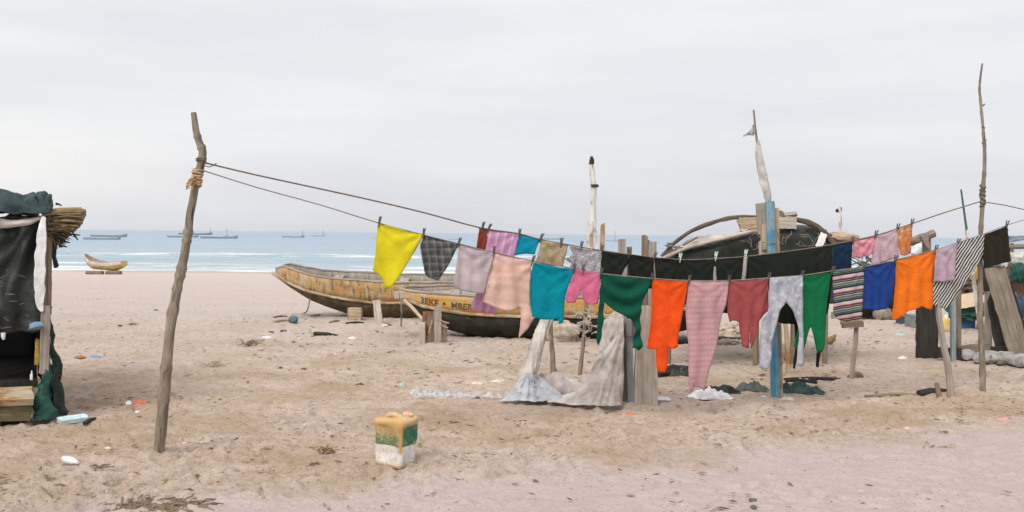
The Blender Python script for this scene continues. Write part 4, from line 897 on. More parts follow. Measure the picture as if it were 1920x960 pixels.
# ------------------------------------------------------------------ shack at left
cb = G(86, 786); D0 = cb.y; th = math.radians(27)
FU = Vector((-math.cos(th), -math.sin(th))); BK = Vector((-math.sin(th), math.cos(th)))     # along the front to the left, and backwards
SH = thing('beach_shack', cb, 'shack of black tarpaulin and net with reed roof ends at left edge', 'shack')
SF = Sheet((cb.x, cb.y), (cb.x + FU.x * 2, cb.y + FU.y * 2)); 
if SF.n.y > 0: SF.n = -SF.n
def sp(px, py, d=0.0): q, z = SF.sz(px, py, d); return SF.pos(q, z, d)
zt = sp(40, 405).z
def shp(q, b, z): return Vector((cb.x + FU.x * q + BK.x * b, cb.y + FU.y * q + BK.y * b, z))
# body: front, side and back walls of sagging tarpaulin
def wall(a, b_, z0, z1, seed):
    rows = []
    for k in range(6):
        z = z1 + (z0 - z1) * k / 5
        rows.append([a.lerp(b_, i / 4) * 1.0 + Vector((0, 0, z - a.lerp(b_, i / 4).z)) for i in range(5)])
    return rows
gz0 = gz(cb.x, cb.y)
rows = []
for y0 in (404, 450, 500, 550, 590, 622):
    rows.append([sp(x, y0 + (0 if x > 0 else 6), .02 + .03 * math.sin(x * .11 + y0 * .02)) for x in (78, 66, 44, 22, 0, -40, -120, -250)])
def shack_wall(o): return thick(o, .006)
mbw = patch(rows, 6, 6, .03, 3.2, 3)
for v in mbw.v:                                                  # folds radiating from the tied corner
    q = sp(80, 405); d = v - q; an = math.atan2(-d.z, -(d.x)); r = d.length
    v += Vector((SF.n.x, SF.n.y, 0)) * (.022 * math.sin(an * 22) * min(1, r / .3))
shack_wall(obj('front_tarpaulin', mbw, M_NETB, SH, ang=180))
rag = MB(); r_ = random.Random(11)
for k in range(26):
    a = sp(r_.uniform(-20, 58), r_.uniform(498, 616), .07); q = a + Vector((r_.uniform(-.09, .09), 0, r_.uniform(-.02, .02))); rag.tube([a, a.lerp(q, .5) + Vector((0, 0, r_.uniform(-.008, .002))), q], [.0009, .0015, .0008], 4)
obj('loose_threads', rag, W_GREY, SH)
side = patch(wall(shp(.03, 0, 0), shp(.03, 2.0, 0), gz0 + .3, zt, 4), 5, 5, .03, 3, 6); shack_wall(obj('side_tarpaulin', side, M_NETB, SH, ang=180))
back = patch(wall(shp(0, 2.0, 0), shp(2.3, 2.0, 0), gz0 + .05, zt, 4), 5, 5, .03, 3, 8); shack_wall(obj('back_tarpaulin', back, M_NETB, SH, ang=180))
lft = patch(wall(shp(2.3, 2.0, 0), shp(2.3, 0, 0), gz0 + .05, zt, 4), 5, 5, .03, 3, 10); shack_wall(obj('side_tarpaulin', lft, M_NETB, SH, ang=180))
# roof tarpaulin, heaped at the front
rows = [[sp(x, y, .10) for x, y in ((96, 402), (66, 401), (36, 399), (8, 402), (-40, 404), (-150, 408), (-300, 412))],
        [sp(x, y, .055) for x, y in ((104, 388), (72, 388), (38, 384), (6, 384), (-40, 386), (-150, 390), (-300, 395))],
        [sp(x, y, -.06) for x, y in ((99, 372), (80, 364), (46, 372), (10, 364), (-40, 362), (-150, 360), (-300, 366))],
        [sp(x, y, -.35) + Vector((0, 0, -.0)) for x, y in ((84, 374), (70, 366), (46, 371), (10, 364), (-40, 360), (-150, 356), (-300, 360))],
        [shp(q, 1.1, zt + .12) for q in (.05, .2, .45, .7, 1.1, 1.6, 2.4)], [shp(q, 2.05, zt + .02) for q in (.0, .2, .45, .7, 1.1, 1.6, 2.4)]]
rt = patch(rows, 7, 6, .035, 3.5, 5)
for v in rt.v:
    q = sp(80, 402, .1); d = v - q; v += Vector((SF.n.x * .5, SF.n.y * .5, .8)) * (.065 * (abs(math.sin(math.atan2(d.z, -d.x) * 7 + d.x * 4 + 1.5 * mnoise.noise(v * 4))) ** .6 - .5) * min(1, d.length / .15))
thick(obj('roof_tarpaulin', rt, M_TARPG, SH, ang=180), .008)
bd = patch([[sp(x, y, .06 + .02 * math.sin(x * .2)) for x, y in ((80, 404), (52, 410), (24, 411), (0, 408), (-60, 404), (-250, 404))],
            [sp(x, y, .075) for x, y in ((80, 407), (54, 416), (24, 418), (0, 418), (-60, 416), (-250, 416))],
            [sp(x, y, .06) for x, y in ((80, 410), (56, 422), (26, 425), (0, 427), (-60, 428), (-250, 430))]], 6, 4, .012, 5, 2)
thick(obj('cloth_band', bd, M_SHEET, SH, ang=180), .006)
st = patch([[sp(x, y, .09) for x, y in ((78, 407), (82, 406), (86, 410))], [sp(x, y, .10) for x, y in ((70, 440), (79, 440), (88, 442))], [sp(x, y, .11) for x, y in ((65, 480), (76, 480), (87, 480))],
            [sp(x, y, .105) for x, y in ((64, 530), (75, 530), (86, 530))], [sp(x, y, .09) for x, y in ((67, 566), (76, 566), (84, 562))], [sp(x, y, .08) for x, y in ((75, 583), (78, 584), (81, 581))]], 5, 6, .016, 6, 3)
thick(obj('white_strip', st, M_WHITEPL, SH, ang=180), .005)
# corner post of boards
def splank(name, x0, y0, x1, y1, w, mat, d=.0, t=.05, seed=0, par=None):
    a = sp(x0, y0, d); c = sp(x1, y1, d); return obj(name, MB().plank(c, a, w / F * D0, t, (SF.n.x, SF.n.y, 0), 10, .08, seed), mat, par or SH)
splank('corner_post', 91, 404, 89, 590, 13, W_BROWN, .0, .07, 1)
splank('corner_post', 86, 572, 82, 700, 16, W_GREY, .05, .05, 2)
splank('corner_post', 88, 630, 86, 785, 13, W_GREY, .0, .06, 3)
splank('yellow_stake', 70, 636, 68, 684, 7, mottle('yellow_paint', (.45, .27, .05), (.6, .40, .1), 20), -.06, .03, 4)
# reeds
rb = MB(); r_ = random.Random(4)
rb.tube([sp(78, 402, .05), sp(110, 396, .05), sp(153, 394, .02)], [.028, .03, .026], 9, .2)
for k in range(430):
    f = r_.random() ** .8; d0 = r_.uniform(-.34, .12)
    xe = float(np.interp(f, [0, .3, .6, .8, 1], [163, 160, 154, 146, 136])) - r_.uniform(0, 10); yy = float(np.interp(f, [0, .3, .6, 1], [394, 406, 419, 434])) + r_.uniform(-3, 3)
    a = sp(82 + 14 * r_.random(), 396 + 38 * f, d0 * .5); e_ = sp(xe, yy, d0); w_ = r_.uniform(.0035, .0075)
    rb.tube([a, a.lerp(e_, .5) + Vector((0, 0, r_.uniform(-.012, .016))), e_], [w_ * .8, w_, w_], 6, .2, seed=k)
obj('reed_roof_edge', rb, W_REED, SH)
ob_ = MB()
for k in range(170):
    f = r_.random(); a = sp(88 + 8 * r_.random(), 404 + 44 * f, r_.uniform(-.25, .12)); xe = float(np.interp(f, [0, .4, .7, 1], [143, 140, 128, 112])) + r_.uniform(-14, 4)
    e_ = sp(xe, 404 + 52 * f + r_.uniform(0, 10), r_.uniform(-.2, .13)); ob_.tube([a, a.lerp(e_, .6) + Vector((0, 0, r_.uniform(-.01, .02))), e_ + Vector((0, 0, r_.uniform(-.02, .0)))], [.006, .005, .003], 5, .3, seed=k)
obj('shaded_thatch', ob_, wood('thatch_shade_brown', (.05, .036, .02), (.14, .10, .055), along=3, across=60), SH)  # lower reeds; shade under the bundle is put into a darker brown
rl = MB()
for k in range(34):
    a = shp(r_.uniform(0, 2.3), r_.uniform(.0, .3), zt - .03); e_ = a + Vector((BK.x, BK.y, 0)) * 1.7; rl.tube([a, e_], .012, 5, .2, seed=k)
obj('roof_reeds', rl, W_REED, SH)
tw = MB()
for (a, c) in (((122, 440), (150, 441)), ((138, 441), (146, 450)), ((110, 462), (126, 463)), ((105, 452), (131, 455)), ((104, 370 + 12), (116, 386))):
    tw.tube([sp(*a, .0), sp((a[0] + c[0]) / 2, (a[1] + c[1]) / 2 - 1.5, .0), sp(*c, .0)], [.012, .008, .005], 6, .3)
obj('twig', tw, W_DARK, SH)
nt_ = patch([[sp(x, y, .0) for x, y in ((92, 410), (102, 418), (118, 430), (132, 436))], [sp(x, y, .03) for x, y in ((92, 435), (102, 440), (112, 446), (120, 452))], [sp(x, y, .0) for x, y in ((93, 455), (99, 458), (105, 458), (109, 456))], [sp(x, y, .02) for x, y in ((96, 478), (100, 480), (104, 479), (108, 474))], [sp(x, y, .0) for x, y in ((97, 497), (100, 499), (104, 497), (107, 494))]], 5, 5, .03, 7, 4)
thick(obj('net_tatters', nt_, M_NETB, SH, ang=180), .012)
sk = patch([[sp(x, y, d) for x, y, d in ((84, 690, .06), (90, 688, .05), (94, 690, .0))], [sp(x, y, d) for x, y, d in ((78, 705, .1), (90, 706, .08), (99, 706, -.02))],
            [sp(x, y, d) for x, y, d in ((68, 725, .14), (88, 726, .13), (103, 724, -.02))], [sp(x, y, d) for x, y, d in ((60, 760, .18), (86, 764, .2), (106, 756, -.02))], [sp(x, y, d) for x, y, d in ((58, 782, .2), (86, 790, .26), (110, 778, -.02))]], 8, 8, .05, 5, 7)
for v in sk.v: v.z = max(v.z, gz(v.x, v.y) + .01)
thick(obj('green_net_skirt', sk, M_NETG, SH, ang=180), .01)
bn = patch([[sp(x, y, d) for x, y, d in ((90, 575, .05), (94, 580, .02), (97, 588, -.04))], [sp(x, y, d) for x, y, d in ((91, 640, .05), (98, 645, .02), (104, 650, -.04))], [sp(x, y, d) for x, y, d in ((94, 700, .06), (104, 704, .03), (112, 708, -.05))], [sp(x, y, d) for x, y, d in ((98, 745, .08), (110, 750, .03), (123, 748, -.08))], [sp(x, y, d) for x, y, d in ((100, 780, .1), (116, 776, .05), (133, 766, -.1))]], 6, 7, .04, 6, 9)
for v in bn.v: v.z = max(v.z, gz(v.x, v.y) + .01)
thick(obj('black_net_skirt', bn, mottle('black_green_net', (.008, .016, .013), (.03, .05, .042), 40, .95, bstr=.9), SH, ang=180), .01)
# dark interior floor and bench outside
fl = MB(); fl.add([shp(0.06, .05, gz0 + .30), shp(2.2, .05, gz0 + .30), shp(2.2, 1.95, gz0 + .30), shp(.06, 1.95, gz0 + .30)], [(0, 1, 2, 3)]); thick(obj('sleeping_platform', fl, W_DARK, SH, smooth=False), .06)
# shelf-like sill: dark board, pale plank and timber block at the entrance
a = sp(60, 742, .22); c = sp(-160, 742, .22)
one('plank', MB().plank(a, c, .26, .055, (0, -.3, 1), 8, .03, 3, warp=-.01), W_TAN, 'pale tan plank lying across a timber block in front of shack', 'plank')
blk0 = MB().plank(sp(57, 766, .24), sp(-160, 766, .24), .145, .17, (0, -.15, 1), 6, .04, 5)
for k_, xx_ in enumerate((-120, 20)):
    q_ = sp(xx_, 790, .16); q_.z = gz(q_.x, q_.y) - .03; t_ = sp(xx_, 778, .16); one('timber_block', MB().plank(q_, t_, .12, .12, (SF.n.x, SF.n.y, 0), 3, .1, k_), W_DARK, ('dark stub under the timber, outside the photo edge', 'dark stub propping up the timber by the shack')[k_], 'block')
one('timber_block', blk0, wood('moss_brown_timber', (.13, .10, .055), (.24, .19, .11), stain=(.09, .09, .05)), 'brown timber block under the pale plank by shack', 'timber')
thick(tag(obj('cloth', patch([[sp(x, y, .10) for x, y in ((76, 600), (66, 602), (56, 606))], [sp(x, y, .13) for x, y in ((77, 610), (66, 612), (55, 614))], [sp(x, y, .10) for x, y in ((74, 617), (64, 619), (54, 618))]], 5, 5, .02, 8, 4), plain('faded_blue_cloth', (.16, .24, .34), .9), None, ang=180), 'faded blue cloth bundled at the shack entrance post', 'cloth'), .008)
one('cup', MB().tube([sp(6, 624, .08), sp(6, 632, .08), sp(7, 637, .08)], [.019, .017, .009], 9), M_WHITEPL, 'small white cup hanging in the shack opening', 'cup')
one('bottle', MB().tube([sp(59, 712, .02), sp(59, 703, .02), sp(59.5, 699, .02), sp(59.5, 695, .02)], [.013, .013, .006, .006], 8), M_WHITEPL, 'small clear white bottle standing inside the shack entrance', 'bottle')

# ------------------------------------------------------------------ lashed plank posts with torn canvas
DP = G(1200, 758).y
E = thing('plank_post', G(1176, 762), 'narrow weathered post of grey and blue-grey boards beside the broad post', 'post')
vplank(E, 'board', 1166, 447, 1171, 761, 14, W_GREY, DP + .06, .045, 1)
vplank(E, 'board', 1180, 466, 1178, 700, 9, W_BROWN, DP + .10, .04, 2)
vplank(E, 'board', 1179, 600, 1183, 762, 12, wood('grey_blue_board', (.19, .215, .22), (.31, .33, .33)), DP - .02, .04, 3)
vplank(E, 'board', 1186, 602, 1188, 640, 10, W_GREY, DP + .02, .04, 4)
obj('wire_tie', MB().tube([at(1164, 631, DP - .06), at(1175, 632, DP - .07), at(1190, 632, DP - .05)], .005, 5), M_ROCK, E)
E2 = thing('plank_post', G(1212, 758), 'broad post of pale split slabs behind the red orange tunic', 'post')
vplank(E2, 'board', 1209, 443, 1206, 757, 11, W_BROWN, DP + .10, .06, 5)
vplank(E2, 'board', 1223, 452, 1221, 757, 15, W_GREY, DP + .10, .06, 6)
vplank(E2, 'slab', 1211, 574, 1201, 758, 30, W_PALE, DP + .01, .07, 7, .05)
vplank(E2, 'slab', 1218, 640, 1219, 757, 28, W_PALE, DP - .03, .06, 8, .05)
CV = thing('torn_canvas', G(1060, 752), 'torn dirty white canvas draped from the plank post down to sand', 'canvas')
def P_(x, y, d=0.0): return at(x, y, DP + d)
def crease(p, sc, seed=0):                                        # sharp-ridged folds
    a = 1 - abs(mnoise.noise(p * sc + Vector((seed, 0, 0)))) * 2; b_ = 1 - abs(mnoise.noise(p * sc * 2.3 + Vector((0, seed, 0)))) * 2; return a * .65 + b_ * .35 - .3
flap = patch([[P_(1131, 600, .12), P_(1141, 594, .05), P_(1151, 585, .0), P_(1168, 592, -.06)], [P_(1127, 620, .14), P_(1138, 620, .03), P_(1150, 620, -.03), P_(1169, 622, -.08)], [P_(1124, 640, .12), P_(1136, 642, .02), P_(1150, 643, -.02), P_(1169, 645, -.08)], [P_(1118, 653, .1), P_(1135, 660, .04), P_(1150, 655, .0), P_(1168, 668, -.07)]], 12, 12, .012, 7, 3)
for v in flap.v:
    q = Vector((v.x * 2.2, v.y, v.z * .8)); v += Vector((0, -1, 0)) * .055 * crease(q, 4.2, 4); v.z += .03 * mnoise.noise((v.x * 25, 3, 1)) * max(0, min(1, (P_(1140, 640).z - v.z) / .08))
thick(obj('upper_flap', flap, M_SHEET, CV, ang=180), .005)
sail = patch([[P_(1169, 615, -.09), P_(1171, 690, -.10), P_(1168, 735, -.16), P_(1167, 760, -.24)], [P_(1146, 640, -.03), P_(1143, 695, -.13), P_(1142, 740, -.24), P_(1142, 761, -.28)], [P_(1124, 668, .05), P_(1119, 712, -.10), P_(1116, 744, -.22), P_(1114, 761, -.27)], [P_(1103, 704, .10), P_(1096, 732, -.02), P_(1094, 750, -.16), P_(1090, 759, -.2)], [P_(1082, 732, .1), P_(1074, 742, .02), P_(1064, 751, -.08), P_(1060, 757, -.12)], [P_(1040, 744, .08), P_(1036, 747, .03), P_(1030, 751, -.03), P_(1028, 754, -.06)]], 14, 11, .010, 6, 4)
ap_ = P_(1175, 600, -.08)
for v in sail.v:
    d = v - ap_; an = math.atan2(-d.z, -d.x); r = d.length
    q = Vector((an * 3.0, r * .9, .3)); k = crease(q, 1.9, 7); k2 = crease(Vector((v.x * 5, v.y * 2, v.z * 5)), 1.6, 2)
    v += Vector((-.25, -1, .1)) * (.090 * k * min(1, r / .25) + .030 * k2)
    v.z = max(v.z, gz(v.x, v.y) + .004 + .012 * max(0, k2))
thick(obj('lower_sail', sail, M_SHEET, CV, ang=180), .005)
lt = patch([[P_(978, 702, .22), P_(990, 697, .20), P_(1006, 703, .24), P_(1020, 708, .28)], [P_(966, 722, .16), P_(988, 722, .08), P_(1014, 726, .14), P_(1034, 724, .2)], [P_(948, 743, .1), P_(984, 744, .0), P_(1022, 742, .06), P_(1050, 738, .12)], [P_(938, 751, .08), P_(982, 752, -.05), P_(1026, 752, -.02), P_(1062, 750, .02)]], 14, 12, .012, 7, 14)
for v in lt.v:
    d = v - P_(992, 690, .2); an = math.atan2(-d.z, -d.x); k = crease(Vector((an * 3, d.length, 0)), 1.7, 3); k2 = crease(Vector((v.x * 6, v.y * 3, v.z * 6)), 1.6, 8)
    v += Vector((0, -1, .15)) * (.06 * k * min(1, d.length / .15) + .03 * k2); v.z = max(v.z, gz(v.x, v.y) + .004)
thick(obj('spread_corner', lt, mottle('canvas_blue_white', (.26, .27, .29), (.48, .49, .52), 5, .9, bstr=.6), CV, ang=180), .005)
hp = MB(); n_ = 110; c0 = G(1026, 750); vs_ = []; uv = []
for i in range(n_ + 1):
    for j in range(41):
        u, w = i / n_, j / 40; x = c0.x - .40 + u * .98; y = c0.y - .02 + w * .46
        env = np.interp(u, [0, .08, .2, .34, .5, .68, .85, 1], [0, .05, .16, .23, .22, .20, .13, .03]) * math.sin(math.pi * min(1, w * 1.05) ** .55)
        k = crease(Vector(((x * .55 + y) * 2.2, (x - y) * .7, 0)), 2.6, 5); k2 = crease(Vector((x * 3, y * 3, 0)), 2.6, 9)
        z = env * (.62 + .75 * k) + .03 * k2 * min(1, env / .03)
        vs_.append(Vector((x, y + .04 * k, gz(x, y) - .008 + max(0, z)))); uv.append((x, y))
hp.add(vs_, [(i * 41 + j, (i + 1) * 41 + j, (i + 1) * 41 + j + 1, i * 41 + j + 1) for i in range(n_) for j in range(40)], uv)
thick(obj('ground_folds', hp, mottle('canvas_lilac_white', (.26, .22, .20), (.47, .42, .41), 4.5, .95, lo=.34, hi=.62, bstr=.6), CV, ang=180), .005)
thick(one('rag', crumple((at(1074, 712, DP + .35).x, G(1074, 740).y + .35, 0), .26, .2, .05, 77), plain('blue_rag', (.16, .22, .34), .9), 'small blue rag tucked behind the canvas folds', 'rag', ang=180), .004, 1)
tc_ = MB(); pts_ = dense([P_(986, 712, .22), P_(993, 692, .22), P_(1003, 664, .28), (P_(1012, 630, .34)), P_(1024, 604, .4), P_(1034, 585, .42)], 12); vs_ = []; uv = []
for i, p in enumerate(pts_):
    f = i / (len(pts_) - 1); rw = np.interp(f, [0, .15, .4, .7, 1], [.085, .075, .058, .055, .062])
    for k in range(45):
        an = (k % 44) / 44 * 2 * math.pi; rr_ = rw * (.95 + .55 * crease(Vector((math.cos(an + f * 3.5) * 1.5, math.sin(an + f * 3.5) * 1.5, f * 1.6)), 1.3, 6))
        vs_.append(p + Vector((math.cos(an) * rr_, math.sin(an) * rr_ * .7, .02 * math.sin(an)))); uv.append((k * .02, f))
tc_.add(vs_, [(i * 45 + k, i * 45 + k + 1, (i + 1) * 45 + k + 1, (i + 1) * 45 + k) for i in range(len(pts_) - 1) for k in range(44)], uv); obj('twisted_end', tc_, M_SHEET, CV, ang=180)
g0 = G(768, 741); g1 = G(958, 746); vs_ = []; uv = []
for i in range(161):
    f = i / 160; x = g0.x + (g1.x - g0.x) * f; y = g0.y + (g1.y - g0.y) * f; wd_ = np.interp(f, [0, .06, .3, .55, 1], [.03, .15, .10, .06, .05])
    for j in range(9):
        w = j / 8 - .5; xx, yy = x, y + w * wd_ * 2.2 + .02 * mnoise.noise((f * 20, 2, 1)); n0 = mnoise.fractal((xx * 9, yy * 9, 1), .8, 2.2, 4)
        vs_.append(Vector((xx, yy, gz(xx, yy) + .012 + (.25 - w * w) * (.045 * wd_ / .1 + .03) * (.5 + 3.0 * abs(n0)) + .016 * mnoise.fractal((xx * 14, yy * 14, 2), .6, 2.2, 4) - .02 * (abs(w) > .45)))); uv.append((xx, yy))
M_NETW = mottle('dull_white_netting', (.30, .28, .27), (.58, .56, .56), 26, .9, bstr=.8)
thick(one('plastic_netting', MB().add(vs_, [(i * 9 + j, (i + 1) * 9 + j, (i + 1) * 9 + j + 1, i * 9 + j + 1) for i in range(160) for j in range(8)], uv), M_NETW, 'long strip of crumpled white plastic netting on sand left of the canvas', 'netting', ang=180), .004, 1)
gcrump('plastic_sheet', 1243, 752, 34, 12, M_WHITEPL, 'scrap of white plastic at the foot of the broad plank post', 'plastic', 5)
gcrump('plastic_bag', 1337, 752, 72, 24, M_WHITEPL, 'crumpled white plastic bag on sand below the gingham trousers', 'plastic bag', 8, .5, 1.2)
gcrump('plastic_scrap', 1432, 748, 14, 8, M_WHITEPL, 'small white crumpled scrap left of the blue post foot', 'scrap', 9)
gcrump('paper_scrap', 1478, 752, 26, 10, M_SHEET, 'pale crumpled paper right of the blue post foot', 'paper', 10)

def stick(label, pts, Dk, w0, w1, mat, seed=0, cat='stick', name='stick', parts=None, to_ground=True):
    P = px_path(pts, Dk)
    if to_ground: g = P[-1]; g.z = gz(g.x, g.y) - .05
    return one(name, MB().tube(dense(P, 4), rads(list(np.linspace(w0, w1, len(P)) / 2 / F * Dk), 4), 9, .25, seed=seed), mat, label, cat)
def Dg(x, y): return G(x, y).y
stick('bare upright stick rising under the teal shirt', [(1033, 585), (1033, 625), (1036, 665), (1038, 699)], Dg(1038, 699), 7, 11, W_BARK, 1)
stick('slanting bare stick below the pink shorts', [(1101, 545), (1097, 600), (1093, 650), (1086, 704)], Dg(1086, 704), 6, 9, W_BARK, 2)
nb = MB(); r_ = random.Random(9); Dn = Dg(1086, 704) - .1; cN = at(1104, 607, Dn)
for k in range(42):
    a = cN + Vector((r_.gauss(0, .07), r_.gauss(0, .05), r_.gauss(0, .08))); c = a + Vector((r_.uniform(-.16, .12), r_.uniform(-.05, .05), r_.uniform(-.07, .1))); nb.tube(dense([a, a.lerp(c, .5) + Vector((0, 0, r_.uniform(-.03, .03))), c], 3), .0075, 5, seed=k)
one('net_tangle', nb, W_PALE, 'pale tangle of netting and twigs caught on the slanting stick', 'net')
sb = G(1052, 640); sk_ = MB().blob((sb.x + .02, sb.y, gz(sb.x, sb.y) + .11), (.25, .18, .17), .24, 1.5, 6, -.7, 4, 0, .35); one('sack', sk_, mottle('pale_sack', (.25, .20, .15), (.44, .38, .32), 9, .95, bstr=.5), 'pale sack on the sand beside the lettered boat', 'sack')
stick('thin stick standing behind the blue post, right side', [(1472, 600), (1476, 640), (1480, 700)], Dg(1480, 700), 8, 10, W_TAN, 3)
E = thing('sign_stake', G(1597, 715), 'short stake with a small crosswise board under the striped cloth', 'stake')
Dk = Dg(1597, 715)
obj('stake', MB().tube(dense([at(1607, 596, Dk), at(1604, 640, Dk), at(1599, 690, Dk), at(1596, 718, Dk)], 4), .027, 8, .25), W_GREY, E)
obj('crosspiece', MB().plank(at(1579, 609, Dk - .05), at(1617, 607, Dk - .05), .07, .05, seed=3), W_BROWN, E)
def log_g(label, x0, y0, x1, y1, r, mat, seed=0, cat='stick', name='driftwood', lift=.6, bend=.02):
    a = G(x0, y0); c = G(x1, y1); a.z += r * lift; c.z += r * lift; m_ = a.lerp(c, .5) + Vector((0, bend, bend * .4))
    return one(name, MB().tube(dense([a, m_, c], 5), rads([r * .8, r, r * .7], 5), 8, .35, seed=seed), mat, label, cat)
log_g('dark branch on sand ending by the short stake', 1470, 714, 1585, 714, .022, W_DARK, 1)
log_g('stubby dark log chunk at foot of the short stake', 1596, 714, 1613, 710, .055, W_BROWN, 2, 'log', 'log')
log_g('long dark pole lying left of the leaning stick', 1622, 746, 1720, 742, .02, W_BARK, 3)
log_g('thick dark branch between peg and leaning stick', 1722, 743, 1776, 741, .045, W_DARK, 4)
stick('stubby peg leaning beside the leaning stick', [(1755, 718), (1759, 731), (1764, 747)], Dg(1764, 747), 7, 11, W_BROWN, 5, 'peg', 'peg')
stick('pale leaning stick below the striped shawl', [(1757, 560), (1762, 600), (1768, 640), (1776, 680), (1781, 715), (1785, 745)], Dg(1785, 745), 10, 14, W_GREY, 6)
log_g('dark charred log right of the orange tunic tail', 1232, 708, 1290, 700, .07, W_DARK, 7, 'log', 'log')
E = G(1262, 706); thick(one('tarpaulin', crumple((E.x, E.y + .1), .42, .25, .10, 3), M_NETB, 'crumpled black tarpaulin over the charred log', 'tarpaulin', ang=180), .004, 1)
gcrump('rag_heap', 1350, 740, 74, 15, M_DARKFAB, 'dark rag heap on the sand below the maroon blouse', 'rags', 21, .4)
gcrump('rag_heap', 1414, 736, 60, 22, mottle('grey_green_rag', (.05, .065, .06), (.13, .15, .135), 12, .9, bstr=.6), 'grey green rag heap just left of the blue post', 'rags', 22, .5)
gcrump('rag_heap', 1506, 742, 86, 24, mottle('deep_green_tarp', (.015, .035, .03), (.05, .095, .085), 10, .7, bstr=.6), 'dark green tarpaulin heap just right of the blue post', 'rags', 23, .5)
log_g('dark stick on top of the green tarpaulin heap', 1472, 724, 1532, 728, .02, W_DARK, 8, lift=3)

# ------------------------------------------------------------------ blue post and mast
DB = Dg(1450, 747)
E = thing('painted_post', G(1450, 746), 'upright post with sky blue painted board and bare tan boards', 'post')
vplank(E, 'blue_board', 1443, 378, 1454, 747, 15, W_BLUE, DB, .05, 11, .03, ends=.008)
vplank(E, 'backing_board', 1455, 388, 1463, 747, 8, W_TAN, DB + .05, .06, 12, .03)
vplank(E, 'tan_board', 1427, 380, 1430, 428, 19, W_GREY, DB + .05, .045, 13, .03)
vplank(E, 'tan_board', 1432, 418, 1433, 456, 11, W_TAN, DB + .03, .04, 14, .04)
vplank(E, 'tan_board', 1432, 454, 1436, 560, 18, W_PALE, DB + .06, .045, 15, .04)
obj('cord', MB().tube(dense([at(1452, 379, DB - .04), at(1455, 420, DB - .05), at(1456, 475, DB - .04)], 3), .004, 5), M_ROPE2, E)
obj('cord', MB().tube([at(1424, 455, DB - .04), at(1440, 454, DB - .05), at(1458, 455, DB - .03)], .0035, 5), M_ROPE2, E)
Dm = DB + .16
E = thing('flag_mast', G(1452, 742), 'thin mast wrapped in white cloth with a tattered pennant, behind blue post', 'mast')
obj('pole', MB().tube(dense([at(1413, 206, Dm), at(1417, 245, Dm), at(1421, 275, Dm), at(1430, 320, Dm), at(1440, 370, Dm), at(1450, 470, Dm), at(1456, 600, Dm), at(1460, 742, Dm)], 4), rads([.009, .011, .012, .014, .018, .022, .026, .03], 4), 8, .2), W_BARK, E)
wr = dense([at(1421, 262, Dm), at(1422, 275, Dm), at(1424, 295, Dm), at(1428, 318, Dm), at(1434, 345, Dm), at(1439, 366, Dm), at(1441, 379, Dm)], 5)
obj('cloth_wrap', MB().tube(wr, rads([.012, .026, .034, .042, .043, .036, .022], 5), 14, .28, seed=5), fabric('white_wrap', P_noise((.50, .47, .44), (.70, .67, .64), 7), .2), E)
pn = patch([[at(1413, 233, Dm), at(1414, 242, Dm), at(1415, 250, Dm)], [at(1409, 240, Dm - .03), at(1410, 247, Dm - .03), at(1411, 254, Dm - .02)], [at(1403, 247, Dm + .02), at(1404, 251, Dm), at(1404, 254, Dm)], [at(1393, 254, Dm), at(1393, 255, Dm), at(1394, 256, Dm)]], 5, 4, .008, 12, 2)
thick(obj('pennant', pn, mottle('grey_blue_pennant', (.07, .09, .12), (.42, .42, .42), 22, .9), E, ang=180), .003)
W_DRIFT = wood('dark_bent_branch', (.07, .055, .04), (.17, .14, .11))
# ------------------------------------------------------------------ low hut behind
DH = 12.2
HC = G(1400, 610); HC = Vector((at(1400, 440, DH).x, DH, gz(2.8, DH)))
E = thing('low_hut', HC, 'low arched hut of black tarpaulin and bent branches behind the black laundry', 'hut')
def hp_(x, y, d=0.0): return at(x, y, DH + d)
ridge = [(1243, 484), (1264, 472), (1292, 462), (1330, 452), (1370, 443), (1420, 432), (1480, 426), (1520, 430), (1545, 441), (1562, 460)]
rows = [[hp_(x, y + (30 if i in (0, 9) else 0), 1.6) + Vector((0, 0, -.4)) for i, (x, y) in enumerate(ridge)], [hp_(x, y + 6, .8) for x, y in ridge], [hp_(x, y + 1, .05) for x, y in ridge], [hp_(x + (1400 - x) * -.01, y + (565 - y) * .35, -.02) for x, y in ridge], [hp_(x, y + (565 - y) * .7, .03) for x, y in ridge], [hp_(x + (1400 - x) * -.03, 572, .0) for x, y in ridge]]
thick(obj('tarpaulin', patch(rows, 5, 6, .035, 3, 12), M_NETB, E, ang=180), .008)
obj('left_branch', MB().tube(dense([hp_(1240, 481, -.05), hp_(1262, 458, -.06), hp_(1290, 437, -.06), hp_(1320, 423, -.06), hp_(1350, 413, -.05), hp_(1385, 407, -.03), hp_(1425, 407, 0)], 4), rads([.018, .020, .024, .026, .026, .026, .024], 4), 8, .3), W_DRIFT, E)
obj('right_branch', MB().tube(dense([hp_(1488, 410, -.02), hp_(1515, 417, -.05), hp_(1535, 428, -.05), hp_(1550, 442, -.04), hp_(1566, 462, -.02)], 4), rads([.03, .036, .04, .036, .03], 4), 8, .3), W_DRIFT, E)
obj('edge_pole', MB().tube(dense([hp_(1243, 484, -.1), hp_(1290, 464, -.1), hp_(1340, 451, -.1), hp_(1400, 436, -.08), hp_(1425, 432, -.05)], 4), .022, 8, .3), W_PALE, E)
for (a, c) in (((1247, 460), (1288, 466)), ((1280, 460), (1308, 445)), ((1252, 478), (1275, 462))): obj('twig', MB().tube([hp_(*a, -.1), hp_(*c, -.1)], .011, 6, .3), W_BROWN, E)
